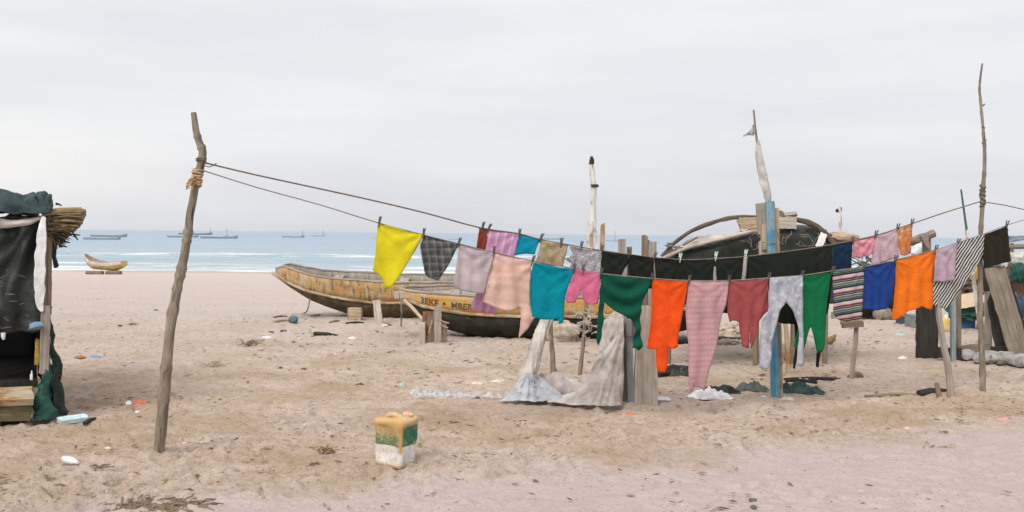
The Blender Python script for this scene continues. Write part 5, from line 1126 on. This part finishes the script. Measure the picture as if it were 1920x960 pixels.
thick(obj('white_plastic', patch([[hp_(1264, 462, -.02), hp_(1310, 444, -.02), hp_(1360, 437, -.02), hp_(1400, 433, -.02)], [hp_(1262, 470, -.05), hp_(1310, 455, -.05), hp_(1360, 446, -.05), hp_(1398, 438, -.05)], [hp_(1258, 477, -.05), hp_(1310, 461, -.06), hp_(1350, 451, -.06), hp_(1392, 441, -.05)]], 5, 5, .04, 6, 3), M_SHEET, E, ang=180), .004)
obj('cross_board', MB().plank(hp_(1385, 419, -.06), hp_(1430, 418, -.06), 22 / F * DH, .04, seed=2, ends=.06), W_TAN, E)
obj('cross_board', MB().plank(hp_(1450, 417, -.06), hp_(1492, 418, -.06), 22 / F * DH, .04, seed=3), W_PALE, E)
obj('top_log', MB().tube([hp_(1452, 403, .02), hp_(1474, 404, .02), hp_(1494, 401, .02)], [.03, .035, .028], 8, .3), W_GREY, E)
obj('top_log', MB().tube([hp_(1455, 402, .3), hp_(1463, 401, -.02)], .045, 8, .3), W_BROWN, E)
nb = MB(); r_ = random.Random(5)
for k in range(34):
    a = hp_(r_.uniform(1395, 1550), r_.uniform(433, 468), -.09); c = a + Vector((r_.uniform(-.1, .1), 0, r_.uniform(-.12, .06))); nb.tube(dense([a, a.lerp(c, .5) + Vector((r_.uniform(-.03, .03), -.01, 0)), c], 3), .0024, 4)
obj('net_threads', nb, W_GREY, E)
obj('pale_tag', MB().plank(hp_(1545, 438, -.1), hp_(1535, 464, -.12), .085, .01, seed=4), M_WHITEPL, E)
obj('roof_bundle', MB().blob(hp_(1572, 449, .3), (.24, .2, .09), .35, 2, 6, -.8), mottle('brown_bundle', (.20, .12, .07), (.44, .34, .26), 9), E)
for x in (1256, 1330, 1420, 1490, 1550):
    a = hp_(x, 455, .06); c = a.copy(); c.z = gz(a.x, a.y) - .05; obj('post', MB().tube([c, a], .035, 7, .25, seed=x), W_BROWN, E)
b = MB(); r_ = random.Random(15)
for k in range(26):
    x = r_.uniform(1490, 1565); y = 415 + (x - 1490) * .42 + r_.uniform(-4, 14); a = hp_(x, y, r_.uniform(-.05, .3)); c = a + Vector((r_.uniform(-.25, .22), r_.uniform(-.1, .1), r_.uniform(-.10, .05))); b.tube([a, a.lerp(c, .5) + Vector((0, 0, r_.uniform(-.02, .03))), c], [.012, .012, .007], 6, .3, seed=k)
obj('brushwood', b, W_DRIFT, E)
# tall masts further back
Dk = 17.6
E = thing('mast', Vector((at(1112, 440, Dk).x, Dk, gz(2.5, Dk))), 'tall flaking white mast with dark tip behind the speckled cloth', 'mast')
c = at(1112, 470, Dk); c.z = gz(c.x, c.y) - .1
obj('pole', MB().tube(dense([at(1109, 296, Dk), at(1110, 320, Dk), at(1113, 350, Dk), at(1112, 390, Dk), at(1113, 430, Dk), at(1114, 470, Dk), c], 4), rads([.03, .045, .055, .05, .055, .06, .065], 4), 10, .12), W_FLAKE, E)
obj('tip', MB().tube([at(1109, 293, Dk), at(1109, 300, Dk), at(1109.5, 308, Dk)], [.02, .045, .05], 8, .3), W_DARK, E)
obj('side_board', MB().plank(Vector((at(1105, 440, Dk).x, Dk - .06, gz(0, Dk))), at(1106, 412, Dk - .06), .10, .04, seed=6), W_FLAKE, E)
obj('collar', MB().tube([at(1114, 346, Dk), at(1114, 351, Dk)], .07, 8, .3), W_DARK, E)
def stake(label, x, y, w, Dk, mat, seed, name='stake', x1=None, cat='stake'):
    a = at(x, y, Dk); c = at(x if x1 is None else x1, 480, Dk); c.z = gz(c.x, c.y) - .05
    return one(name, MB().plank(c, a, w / F * Dk, w / F * Dk * .6, seed=seed, ends=.1, w1=w / F * Dk * .7), mat, label, cat)
stake('short pointed brown stake right of the white mast', 1130, 420, 11, 17.4, W_TAN, 1)
stake('short pale stake between the white mast and pointed stake', 1119, 452, 9, 17.3, W_FLAKE, 2)
Dk = 25
E = thing('signal_mast', Vector((at(1576, 440, Dk).x, Dk, gz(8, Dk))), 'distant thin white mast with dark knobs above the pink top', 'mast')
c = at(1577, 470, Dk); c.z = gz(c.x, c.y) - .1
obj('pole', MB().tube([at(1575, 388, Dk), at(1576, 420, Dk), c], [.02, .045, .09], 8), W_FLAKE, E)
obj('knob', MB().blob(at(1570, 395, Dk), (.04, .04, .05), .2), W_DARK, E); obj('knob', MB().blob(at(1577, 392, Dk), (.03, .03, .06), .2), W_GREY, E)
obj('spur', MB().tube([at(1570, 395, Dk), at(1576, 405, Dk)], .012, 5).tube([at(1589, 428, Dk), at(1590, 470, Dk)], .02, 5), W_FLAKE, E)
a = at(1802, 355, 13.6); c = at(1846, 672, 13.6); c.z = gz(c.x, c.y) - .05
E = thing('green_pole', c, 'slim green and white pole standing behind striped shawl', 'pole')
mpt = a.lerp(c, .24)
obj('green_top', MB().tube([a, mpt], [.012, .017], 8, .15), plain('green_paint', (.05, .12, .07)), E); obj('white_shaft', MB().tube([mpt, a.lerp(c, .5), c], [.026, .028, .03], 8, .15), W_FLAKE, E)

# ------------------------------------------------------------------ frame and clutter at right
DR = Dg(1740, 671)
E = thing('forked_post', G(1740, 671), 'wide black tarred post with a log lashed across its top, behind orange towel', 'post')
vplank(E, 'post', 1739, 560, 1738, 671, 37, W_DARK, DR, .1, 1, .05)
vplank(E, 'upper_post', 1737, 441, 1738, 565, 11, W_BROWN, DR + .05, .10, 2, .06)
obj('cross_log', MB().tube(dense([at(1706, 453, DR), at(1722, 448, DR), at(1737, 443, DR), at(1752, 437, DR)], 3), rads([.06, .055, .05, .055], 3), 9, .35), W_BROWN, E)
b = MB()
for k in range(4): b.tube([at(1727 + k * 4, 440 - k, DR - .07), at(1733 + k * 2, 452, DR - .08), at(1738 + k, 462 + k, DR - .06)], .016, 6, .4, seed=k)
obj('lashing', b, W_GREY, E)
gg = at(1722, 470, DR + .3); one('plastic_bag', MB().blob(gg, (.10, .08, .10), .4, 2.2, 7, -1, 3), M_WHITEPL, 'white plastic bag tied beside the forked post top', 'plastic bag')
E = thing('bench_frame', G(1795, 676), 'grey timber frame of twin uprights and low rails at right', 'frame')
DF = Dg(1795, 676)
vplank(E, 'upright', 1787, 550, 1787, 676, 8, W_STEEL, DF, .06, 3); vplank(E, 'upright', 1796, 545, 1796, 672, 9, W_BROWN, DF + .08, .07, 4)
vplank(E, 'upright', 1853, 548, 1853, 655, 11, W_GREY, DF + .5, .06, 5)
obj('rail', MB().plank(at(1758, 661, DF + .05), at(1800, 662, DF + .05), .14, .06, seed=7), W_DARK, E)
obj('rail', MB().plank(at(1800, 655, DF + .1), at(1856, 650, DF + .1), .10, .06, seed=8), W_BROWN, E)
obj('rail', MB().plank(at(1852, 656, DF + .2), at(1940, 656, DF + .2), .09, .06, seed=9), W_DARK, E)
for k, (x0, y0, x1, y1, w, mat, d, lab) in enumerate((
    (1864, 500, 1918, 692, 36, wood('grey_brown_plank', (.15, .125, .095), (.27, .23, .18)), -.1, 'broad weathered grey plank leaning at right edge, topmost of the leaning boards'),
    (1857, 500, 1888, 672, 34, W_DARK, .3, 'black board leaning behind the broad grey plank'),
    (1885, 530, 1932, 690, 22, W_DARK, .15, 'second black board leaning close behind the broad grey plank, farther right'))):
    a = at(x0, y0, DF + d + .25); c = at(x1, y1, DF + d); c.z = max(c.z, gz(c.x, c.y) - .03); one('plank', MB().plank(c, a, w / F * DF, .05, (-.3, -1, .1), 12, .06, k + 20, ends=.03), mat, lab, 'plank', 'boards leaning at right')
one('plastic_bag', MB().blob(at(1872, 484, DF + .1), (.085, .07, .11), .35, 2, 8, -1), mottle('blue_white_bag', (.30, .42, .55), (.66, .66, .68), 9, .5, bstr=.5), 'blue and white plastic bag stuck on the leaning grey plank', 'plastic bag')
for k, (x, y, w) in enumerate(((1815, 676, 46), (1862, 684, 48), (1893, 686, 46), (1925, 690, 44))):
    g = G(x, y); s_ = w / 2 / F * g.y
    one('sandbag', MB().blob((g.x, g.y + .12, gz(g.x, g.y) + .07), (s_ * 1.08, .16, .095), .22, 1.7, k + 2, -.75, 3, (k - 1) * .1), M_BAGGREY, ('light grey sandbag at the left end of the low row', 'second grey sandbag from the left, behind the thin right pole', 'third grey sandbag from left, with dark folds', 'grey sandbag at the right end, cut by the photo edge')[k], 'sandbag', 'row of sandbags')
# barrel, crate, board and net pile behind the frame
Dk = Dg(1815, 620); g = G(1815, 619)
bx = MB().box((g.x, g.y + .2, gz(g.x, g.y) + .12), (.29, .3, .26), .1, .03, 2); one('crate', bx, mottle('blue_plastic', (.02, .07, .19), (.05, .14, .30), 6, .5), 'blue plastic crate on the sand under the green net pile', 'crate', smooth=False)
for k in range(1): one('net_pile', MB().blob(at(1812, 583, Dk + .25), (.32, .24, .19), .35, 2.4, 3, -.8, 4), M_NETG, 'green fishing net pile on the blue crate', 'net')
one('board', MB().plank(at(1795, 567, Dk), at(1834, 560, Dk), 26 / F * Dk, .03, (0, -1, .2), 6, .06, 2), mottle('cream_board', (.58, .47, .31), (.66, .56, .40), 8), 'cream coloured board leaning on the green net pile', 'board')
one('net_pile', MB().blob(at(1812, 536, Dk + .4), (.30, .22, .18), .4, 2.4, 5, -.8, 4), mottle('brown_net', (.05, .035, .02), (.16, .12, .08), 18, .95, bstr=.8), 'dark brown net heap above the cream board', 'net')
one('rag', MB().blob(at(1826, 512, Dk + .2), (.08, .05, .13), .4, 2, 9, -1), mottle('ochre_rag', (.40, .22, .05), (.52, .33, .12), 12), 'ochre rag hanging by the thin right pole', 'rag')
E = thing('net_rack', Vector((at(1815, 540, Dk).x, Dk + .4, gz(7, Dk))), 'rough stick rack holding the nets at right', 'rack')
for x, yt in ((1794, 520), (1836, 505)):
    for dd_ in (.15, .75):
        a = at(x, yt + 20, Dk + dd_); c = a.copy(); c.z = gz(a.x, a.y) - .05; obj('leg', MB().tube([c, a], .025, 7, .3, seed=x), W_BROWN, E)
obj('shelf', MB().plank(at(1785, 554, Dk + .45), at(1842, 548, Dk + .45), .5, .03, (0, 0, 1), seed=4), W_DARK, E)
g = G(1774, 622); E = thing('canister', g, 'small yellow and white canister behind the leaning stick', 'canister')
obj('body', MB().blob((g.x, g.y, gz(g.x, g.y) + .11), (.10, .09, .12), .06, 1.5, 2, -.9, 3, 0, .7), mottle('yellow_label', (.52, .36, .06), (.6, .52, .36), 7), E); obj('cap', MB().tube([(g.x, g.y, g.z + .22), (g.x, g.y, g.z + .28)], .035, 8), M_WHITEPL, E)
for (x, y, w, h, mat, lab) in ((1701, 608, 19, 15, mottle('dark_teal_crate', (.02, .05, .075), (.05, .10, .14), 6), 'dark teal crate below the orange towel'), (1717, 614, 16, 20, mottle('grey_crate', (.13, .14, .13), (.22, .23, .21), 6), 'grey crate touching the dark teal crate')):
    g = G(x, y); k = g.y / F; e = thing('crate', g, lab, 'crate')
    obj('body', MB().box((g.x, g.y + .15, g.z + h * k / 2), (w * k, .3, h * k), .0, .03, 2), mat, e, smooth=False); obj('rim', MB().box((g.x, g.y + .15, g.z + h * k + .015), (w * k * 1.06, .32, .03), .0, .02, 3), M_SHEET if w == 19 else mat, e, smooth=False)
log_g('dark log on sand under the royal blue cloth', 1600, 596, 1690, 592, .085, W_DRIFT, 12, 'log', 'log')
g = G(1660, 601); one('boulder', MB().blob((g.x, g.y + .1, g.z + .10), (.17, .14, .17), .25, 1.6, 5, -.7), mottle('brown_stone', (.16, .12, .085), (.30, .25, .19), 9, bstr=.6), 'round brown boulder under the royal blue cloth', 'boulder')
g = G(1632, 590); E = thing('brush_pile', Vector((at(1632, 500, 19.5).x, 19.5, gz(9, 19.5))), 'dark heap of brushwood and net behind the pink top and blue cloth', 'brush pile')
mb = MB(); r_ = random.Random(31)
for k in range(150):
    a = at(r_.uniform(1608, 1664), r_.uniform(480, 575), 19.5 + r_.uniform(-.4, .5)); c = a + Vector((r_.uniform(-.35, .35), r_.uniform(-.3, .3), r_.uniform(-.12, .2))); mb.tube([a, a.lerp(c, .5) + Vector((0, 0, r_.uniform(-.05, .06))), c], [.014, .012, .006], 5, .3, seed=k)
obj('branches', mb, W_DRIFT, E)
hb_ = at(1640, 540, 19.6); obj('net', MB().blob((hb_.x, hb_.y, gz(hb_.x, 19.6) + .34), (.50, .4, .50), .35, 2.2, 4, -.75, 4), M_NETB, E)
for k, (x, y, lab) in enumerate(((1580, 597, 'grey driftwood stump behind the striped woven cloth'), (1742, 598, 'low dark crate remains behind the black post'))):
    g = G(x, y); one('driftwood', MB().plank((g.x - .2, g.y, g.z + .05), (g.x + .2, g.y + .1, g.z + .09), .14, .1, seed=k + 50), (W_GREY, W_DARK)[k], lab, 'driftwood')
# far right: stranded boat and awning
D2 = 16.5
p3 = at(1880, 600, D2)
boat('fishing_pirogue', 'blue and white pirogue cut off by the right edge', 'boat', 4.2, 1.1, [(0, .86), (.3, .8), (1, .74), (4.2, .86)], [(0, .7), (.4, .56), (1, .48), (4.2, .56)], [(0, .6), (.3, .3), (1, .0), (3.4, 0), (4.2, .2)],
     lp(p3.x, p3.y, gz(p3.x, D2), .05), dict(hull=mottle('blue_hull', (.06, .16, .26), (.14, .26, .36), 3), strake=mottle('white_strake', (.48, .50, .52), (.62, .63, .64), 3, c3=(.2, .3, .4)), gunwale=W_PALE, rail=W_BLUE, thwart=W_PALE), heel=math.radians(5), thwarts=(.3, .6))
E = thing('awning', Vector((at(1925, 470, 14.6).x, 14.6, gz(8, 14.6))), 'dark sagging awning on sticks at the right edge', 'awning')
def ap(x, y, d): return at(x, y, 14.6 + d)
thick(obj('cover', patch([[ap(1886, 455, -.2), ap(1910, 451, -.2), ap(1950, 450, -.2), ap(2010, 452, -.2)], [ap(1887, 448, .3), ap(1910, 445, .3), ap(1950, 442, .3), ap(2010, 445, .3)], [ap(1888, 449, 1.0), ap(1910, 446, 1.0), ap(1950, 444, 1.0), ap(2010, 446, 1.0)]], 5, 5, .05, 3, 4), mottle('blue_grey_cover', (.05, .07, .085), (.17, .22, .28), 5, .6), E, ang=180), .01)
obj('rail', MB().tube([ap(1884, 463, -.2), ap(1920, 462, -.2), ap(2010, 464, -.2)], .035, 7, .3), W_BROWN, E)
for x in (1898, 1985):
    for d in (-.2, .95): 
        a = ap(x, 462 - d * 6, d); c = a.copy(); c.z = gz(a.x, a.y) - .05; obj('post', MB().tube([c, a], .03, 7, .3, seed=x), W_BROWN, E)
one('net_bag', MB().blob(ap(1907, 487, -.25), (.13, .10, .12), .45, 2.5, 6, -1, 3), mottle('white_net', (.40, .40, .37), (.6, .6, .56), 22, .9, bstr=.8), 'bundle of white netting hanging under the awning', 'net')
obj('hanging_panel', MB().plank(ap(1888, 500, -.3), ap(1930, 548, -.35), .30, .03, (0, -1, .1), 8, .06, 5), wood('dark_red_panel', (.10, .06, .04), (.19, .125, .09)), E)
one('net_pile', MB().blob(ap(1912, 512, -.5), (.12, .1, .14), .4, 2.5, 8, -1, 3), M_NETG, 'green net tangle hanging at the right edge', 'net')

# ------------------------------------------------------------------ jerrycan
jg = G(738, 879); rot = math.radians(31); jw, jd, jh = .245, .195, .335
E = thing('jerrycan', jg, 'dirty plastic jerrycan with yellow, green and white bands on the sand', 'jerrycan')
bm = bmesh.new(); bmesh.ops.create_cube(bm, size=1)
bmesh.ops.scale(bm, vec=(jw, jd, jh), verts=bm.verts)
bmesh.ops.subdivide_edges(bm, edges=bm.edges[:], cuts=15, use_grid_fill=True)
RJ = Matrix.Rotation(-rot, 3, 'Z') @ Matrix.Rotation(math.radians(2), 3, 'Y')
vs_ = []; uv = []
for v in bm.verts:
    p = v.co.copy(); rad = .030
    q = Vector((max(-jw / 2 + rad, min(jw / 2 - rad, p.x)), max(-jd / 2 + rad, min(jd / 2 - rad, p.y)), max(-jh / 2 + rad * .8, min(jh / 2 - rad * .8, p.z))))
    d = p - q
    if d.length > 1e-6: p = q + d.normalized() * rad * (1 if d.length > rad * .5 else d.length / rad)
    # recessed side panels and a waist groove
    for ax, w_ in ((0, jd), (1, jw)):
        o_ = 1 - ax
        if abs(p[ax]) > (jw, jd)[ax] / 2 - .004:
            e_ = max(0, 1 - (abs(p[o_]) / (w_ * .33)) ** 6) * max(0, 1 - (abs(p.z) / (jh * .41)) ** 8)
            p[ax] -= math.copysign(.012 * e_, p[ax])
    if abs(p.z + .0) < .012: p.x *= .985; p.y *= .985
    p.x *= 1 + .10 * p.z / jh; p.y *= 1 + .10 * p.z / jh
    p += Vector((mnoise.noise(p * 9), mnoise.noise(p * 9 + Vector((5, 0, 0))), .8 * mnoise.noise(p * 11 + Vector((0, 7, 0))))) * .013
    if p.z > jh / 2 - .03: p.z += .012 * math.sin(p.x * 20)
    w_ = RJ @ p; vs_.append(jg + w_ + Vector((0, .12, jh / 2 - .006))); uv.append((math.atan2(p.y, p.x) * .13, p.z))
mb = MB().add(vs_, [[v.index for v in f.verts] for f in bm.faces], uv); bm.free()
m, nt, b, out = new_mat('jerrycan_bands'); v = nt.nodes.new('ShaderNodeTexCoord').outputs['UV']; s = nt.nodes.new('ShaderNodeSeparateXYZ'); nt.links.new(v, s.inputs[0])
n1 = noise(nt, v, 22, 5, .65, .5); n2 = noise(nt, v, 60, 5, .7, .4)
hz_ = MATH(nt, 'ADD', MATH(nt, 'ADD', s.outputs[1], .1725), MATH(nt, 'MULTIPLY', MATH(nt, 'SUBTRACT', n1, .5), .022))
c = RAMP(nt, MATH(nt, 'DIVIDE', hz_, .345), [(0, (.50, .44, .36)), (.10, (.62, .59, .56)), (.46, (.64, .62, .60)), (.475, (.018, .135, .075)), (.86, (.02, .15, .085)), (.89, (.46, .28, .11)), (1, (.50, .37, .22))])
un = s.outputs[0]
edge = MATH(nt, 'ABSOLUTE', MATH(nt, 'ADD', un, .088)); ee_ = RAMP(nt, edge, [(.004, 1.0), (.020, 0.0)])
up_ = RAMP(nt, MATH(nt, 'DIVIDE', hz_, .345), [(.30, 0.0), (.36, 1.0)])
c = MIX(nt, MATH(nt, 'MULTIPLY', ee_, up_), c, (.52, .29, .07))
left = RAMP(nt, MATH(nt, 'ADD', un, .5), [(.395, 1.0), (.412, 0.0)])
hn = MATH(nt, 'DIVIDE', hz_, .345); lg = RAMP(nt, MATH(nt, 'ADD', hn, MATH(nt, 'MULTIPLY', MATH(nt, 'SUBTRACT', n2, .5), 1.1)), [(.56, .12), (.80, 1.0)])
c = MIX(nt, MATH(nt, 'MULTIPLY', MATH(nt, 'MULTIPLY', left, lg), up_), c, (.46, .29, .11))
c = MIX(nt, RAMP(nt, n1, [(.50, 0.0), (.66, .75)]), c, (.40, .30, .20))
c = MIX(nt, RAMP(nt, MATH(nt, 'ADD', hn, MATH(nt, 'MULTIPLY', MATH(nt, 'SUBTRACT', n1, .5), .5)), [(.04, .85), (.16, 0.0)]), c, (.44, .27, .12))
c = MIX(nt, RAMP(nt, n2, [(.60, 0.0), (.66, .6)]), c, (.24, .16, .1))
nt.links.new(c, b.inputs['Base Color']); b.inputs['Roughness'].default_value = .55; b.inputs['Specular IOR Level'].default_value = .35; bump(nt, b, n2, .3, .006)
obj('body', mb, m, E, ang=180)
def jl(x, y, z): return jg + RJ @ Vector((x, y, z - jh / 2)) + Vector((0, .12, jh / 2))
M_JY = mottle('stained_yellow_plastic', (.44, .28, .12), (.60, .48, .33), 14, .55)
obj('handle', MB().tube(dense([jl(-.085, 0, jh - .015), jl(-.06, 0, jh + .006), jl(0, 0, jh + .012), jl(.03, 0, jh + .006), jl(.045, 0, jh - .015)], 4), .019, 10, .12), M_JY, E)
obj('spout', MB().tube([jl(.075, .02, jh - .015), jl(.075, .02, jh + .02)], .032, 14), M_JY, E)
obj('cap', MB().tube([jl(.075, .03, jh + .0), jl(.076, .03, jh + .03), jl(.078, .03, jh + .036)], [.041, .038, .026], 14, .08), mottle('pinkish_cap', (.50, .22, .11), (.66, .46, .34), 22, .7), E)

# ------------------------------------------------------------------ loose things on the sand
gcrump('plastic_scrap', 178, 672, 20, 7, plain('blue_scrap', (.10, .25, .42)), 'blue plastic scrap on sand left of the tall pole', 'scrap', 31)
gcrump('scrap', 147, 672, 18, 7, plain('rust_scrap', (.28, .13, .05)), 'rust brown scrap beside the blue one', 'scrap', 32)
gcrump('wrapper', 260, 761, 24, 12, plain('red_orange_film', (.70, .16, .08)), 'red orange crumpled wrapper left of the tall pole', 'wrapper', 33, hk=1.3)
g = G(241, 761); one('plastic_disc', MB().tube([(g.x, g.y, g.z + .02), (g.x + .01, g.y - .03, g.z + .03)], [.024, .026], 10), M_WHITEPL, 'white bottle top beside the red orange wrapper', 'bottle top')
g = G(137, 795); one('polystyrene_slab', MB().plank(G(112, 796) + Vector((0, 0, .03)), G(163, 791) + Vector((0, 0, .04)), .11, .035, (0, -.2, 1), 6, .08, 3), plain('pale_blue_foam', (.48, .60, .64)), 'pale blue slab lying by the green net skirt', 'slab')
log_g('dark stick next to the pale blue slab', 158, 797, 178, 788, .02, W_DARK, 33)
g = G(131, 870); E = thing('bottle', g, 'clear crushed plastic bottle on sand at lower left', 'bottle')
a = G(120, 867) + Vector((0, 0, .025)); c = G(143, 873) + Vector((0, 0, .022)); obj('body', MB().tube([a, a.lerp(c, .3), a.lerp(c, .75), c], [.022, .03, .026, .012], 10, .2), mottle('cloudy_plastic', (.58, .6, .62), (.70, .72, .74), 20, .3, spec=.6), E); obj('cap', MB().tube([c, c + (c - a).normalized() * .02], .011, 8), M_WHITEPL, E)
g = G(550, 606); one('float', MB().blob((g.x, g.y, g.z + .06), (.085, .08, .075), .12, 1.5, 2, -.8), mottle('blue_grey_float', (.05, .08, .10), (.12, .17, .20), 14), 'dark blue grey float lying left of the farther pirogue', 'float')
log_g('tan stick pointing at the dark float', 512, 605, 540, 602, .025, W_TAN, 21); log_g('thin brown stick behind the dark float', 512, 596, 538, 594, .018, W_BROWN, 22)
log_g('dark driftwood stick in front of the farther pirogue', 589, 628, 634, 633, .035, W_DARK, 23); log_g('small forked stick below farther pirogue bow', 618, 606, 636, 603, .02, W_BROWN, 24); log_g('thin dark twigs below the farther pirogue', 648, 607, 682, 606, .018, W_DARK, 25)
for k, (x, y, w, lab) in enumerate(((508, 624, 12, 'dark stone left of the dark driftwood stick'), (531, 622, 14, 'flat brown stone right of a dark stone'), (593, 594, 20, 'dark stone below the farther pirogue bow'), (292, 583, 10, 'dark stone on sand behind the tall left pole'), (278, 935, 12, 'dark pebble near the lower left of photo'), (225, 611, 9, 'dark pebble beside a thin stick at left'), (722, 612, 16, 'pale stone at the foot of boat prop'), (727, 610, 14, 'dark stone at the foot of boat prop'), (1310, 842, 9, 'dark pebble near the track edge'), (1371, 840, 10, 'small dark pebble below the blue post'), (1718, 820, 9, 'dark pebble near the right track edge'), (1411, 939, 17, 'dark flat pebble on the track, upper of two'), (1413, 951, 14, 'dark flat pebble on the track, lower of two'))):
    g = G(x, y); s_ = w / 2 / F * g.y; one('stone', MB().blob((g.x, g.y, g.z + s_ * .12), (s_ * .9, s_ * .7, s_ * .42), .45, 1.8, k + 3, -.6, 3), M_SHEET if 'pale' in lab else M_ROCK, lab, 'stone')
def twigs(label, x, y, w, n, seed, mat, h=.03):
    g = G(x, y); r_ = random.Random(seed); mb = MB(); s_ = w / 2 / F * g.y
    for k in range(n):
        a = Vector((g.x + r_.gauss(0, s_ * .4), g.y + r_.gauss(0, s_ * .3), 0)); an = r_.gauss(0, .9); L = r_.uniform(.25, .9) * min(s_, .16)
        c = a + Vector((math.cos(an) * L, math.sin(an) * L, 0)); a.z = gz(a.x, a.y) + r_.uniform(.0, h); c.z = gz(c.x, c.y) + r_.uniform(.01, h * 1.6); mb.tube([a, a.lerp(c, .5) + Vector((0, 0, r_.uniform(0, .02))), c], r_.uniform(.002, .006), 5, .3, seed=k)
    return one('twig_heap', mb, mat, label, 'twigs')
twigs('brown twig heap on sand right of the tall pole', 466, 648, 56, 40, 1, W_BROWN, .06)
twigs('pale twig heap below the brown twig heap', 396, 688, 46, 26, 2, W_TAN, .04)
twigs('flat brown twigs standing in for a shaded hummock, bottom edge left', 280, 953, 170, 260, 3, W_BROWN, .006)  # shadow of a sand hummock, put in as a flat layer of brown twigs
twigs('thin twigs on the sand at left middle', 240, 611, 40, 10, 4, W_BROWN)
twigs('dry twigs on the track edge at right', 1750, 838, 50, 7, 5, W_TAN, .01)
twigs('dark twig scraps near the right track edge', 1765, 812, 26, 6, 6, W_BROWN, .006)
twigs('twigs lying below the lower left pole foot', 185, 880, 60, 12, 7, W_BROWN, .015)
twigs('straw tuft on sand right of the pole foot', 606, 850, 36, 40, 8, W_REED, .03)
for k, (x, y, w, h, col, lab) in enumerate((
    (660, 637, 14, 8, (.72, .66, .60), 'white paper scrap in front of the farther pirogue'), (500, 636, 20, 9, (.62, .60, .62), 'white plastic film left of dark driftwood'),
    (753, 725, 14, 12, (.30, .45, .38), 'pale green scrap above the white netting'), (674, 723, 14, 5, (.06, .05, .04), 'dark chip on sand left of pale green scrap'),
    (1178, 780, 26, 5, (.48, .16, .08), 'red brown scrap below the plank posts'), (1884, 790, 22, 8, (.72, .26, .24), 'pink red scrap on sand at right'),
    (1690, 630, 18, 7, (.32, .55, .46), 'turquoise film scrap below the orange towel'), (1694, 674, 18, 8, (.68, .64, .64), 'white paper scrap left of the black post'),
    (895, 722, 22, 7, (.60, .50, .36), 'tan scrap above the middle of white netting'), (935, 718, 26, 7, (.62, .54, .40), 'tan scrap nearest the canvas'),
    (1704, 806, 16, 5, (.62, .36, .32), 'pinkish scrap near the track edge at right'), (258, 775, 12, 4, (.66, .62, .58), 'white scrap under the red orange wrapper'),
    (200, 843, 12, 4, (.64, .56, .5), 'pale scrap at left between pole and bottle'), (880, 615, 40, 16, (.30, .36, .40), 'blue grey bundle under the lettered boat'), (862, 618, 30, 14, (.58, .50, .44), 'pale bag under the lettered boat'))):
    gcrump('scrap', x, y, w, h, plain('scrap_colour', col, .8), lab, 'scrap', 40 + k)
g = G(1556, 645); thick(one('cardboard', patch([[at(1548, 640, g.y), at(1552, 634, g.y), at(1568, 626, g.y)], [at(1551, 643, g.y - .02), at(1557, 640, g.y - .05), at(1568, 631, g.y)], [at(1556, 646, g.y - .02), at(1560, 645, g.y), at(1566, 638, g.y + .03)]], 4, 4, .01, 6, 1), plain('brown_cardboard', (.30, .19, .08)), 'torn brown cardboard right of the green trousers', 'cardboard', ang=180), .006)
# rubble seen between the hanging trousers
mb = MB(); r_ = random.Random(8)
for k in range(60):
    g = G(r_.uniform(1335, 1400), r_.uniform(615, 648)); s_ = r_.uniform(.03, .10); mb.blob((g.x, g.y, gz(g.x, g.y) + s_ * .4), (s_ * 1.2, s_, s_ * .7), .35, 1.8, k, -.7, 2)
one('rubble', mb, M_RUBBLE, 'heap of sandy rubble between gingham trousers and maroon blouse', 'rubble')['kind'] = 'stuff'
log_g('long timber on sand behind the gingham trousers', 1265, 645, 1390, 642, .055, W_DARK, 31, 'timber', 'timber')
# fine litter too small to count; dark tones also paint shaded sand specks
mb = MB(); r_ = random.Random(12)
for k in range(13000):
    near_boats = k > 11800
    y = r_.uniform(11, 19) if near_boats else 1 / r_.uniform(1 / 24, 1 / 5.2); x = r_.uniform(-.27, .55) * y if near_boats else r_.uniform(-1, 1) * (.4 + .54 * y)
    if float(road_d(x, y)) > -.1 and r_.random() < .88: continue
    if vnoise(x * .9, y * 1.6, 9) < r_.uniform(-.3, .25): continue
    L = r_.uniform(.02, .075) if near_boats else r_.uniform(.01, .042); an = r_.gauss(0, .8); w_ = L * r_.uniform(.10, .38); z = gz(x, y) + r_.uniform(-.008, .022)
    d = Vector((math.cos(an), math.sin(an), r_.uniform(-.25, .25))) * L; q = Vector((-math.sin(an), math.cos(an), 0)) * w_; c = Vector((x, y, z)); up = Vector((0, 0, w_ * .7))
    mb.add([c - d, c + q, c + d, c - q, c + up], [(0, 3, 4), (3, 2, 4), (2, 1, 4), (1, 0, 4)])
o = obj('beach_litter_and_shade', mb, mottle('litter_shade_specks', (.05, .036, .022), (.26, .18, .105), 2.3, .95, lo=.4, hi=.66, c3=(.56, .48, .40)), smooth=False); o['kind'] = 'stuff'
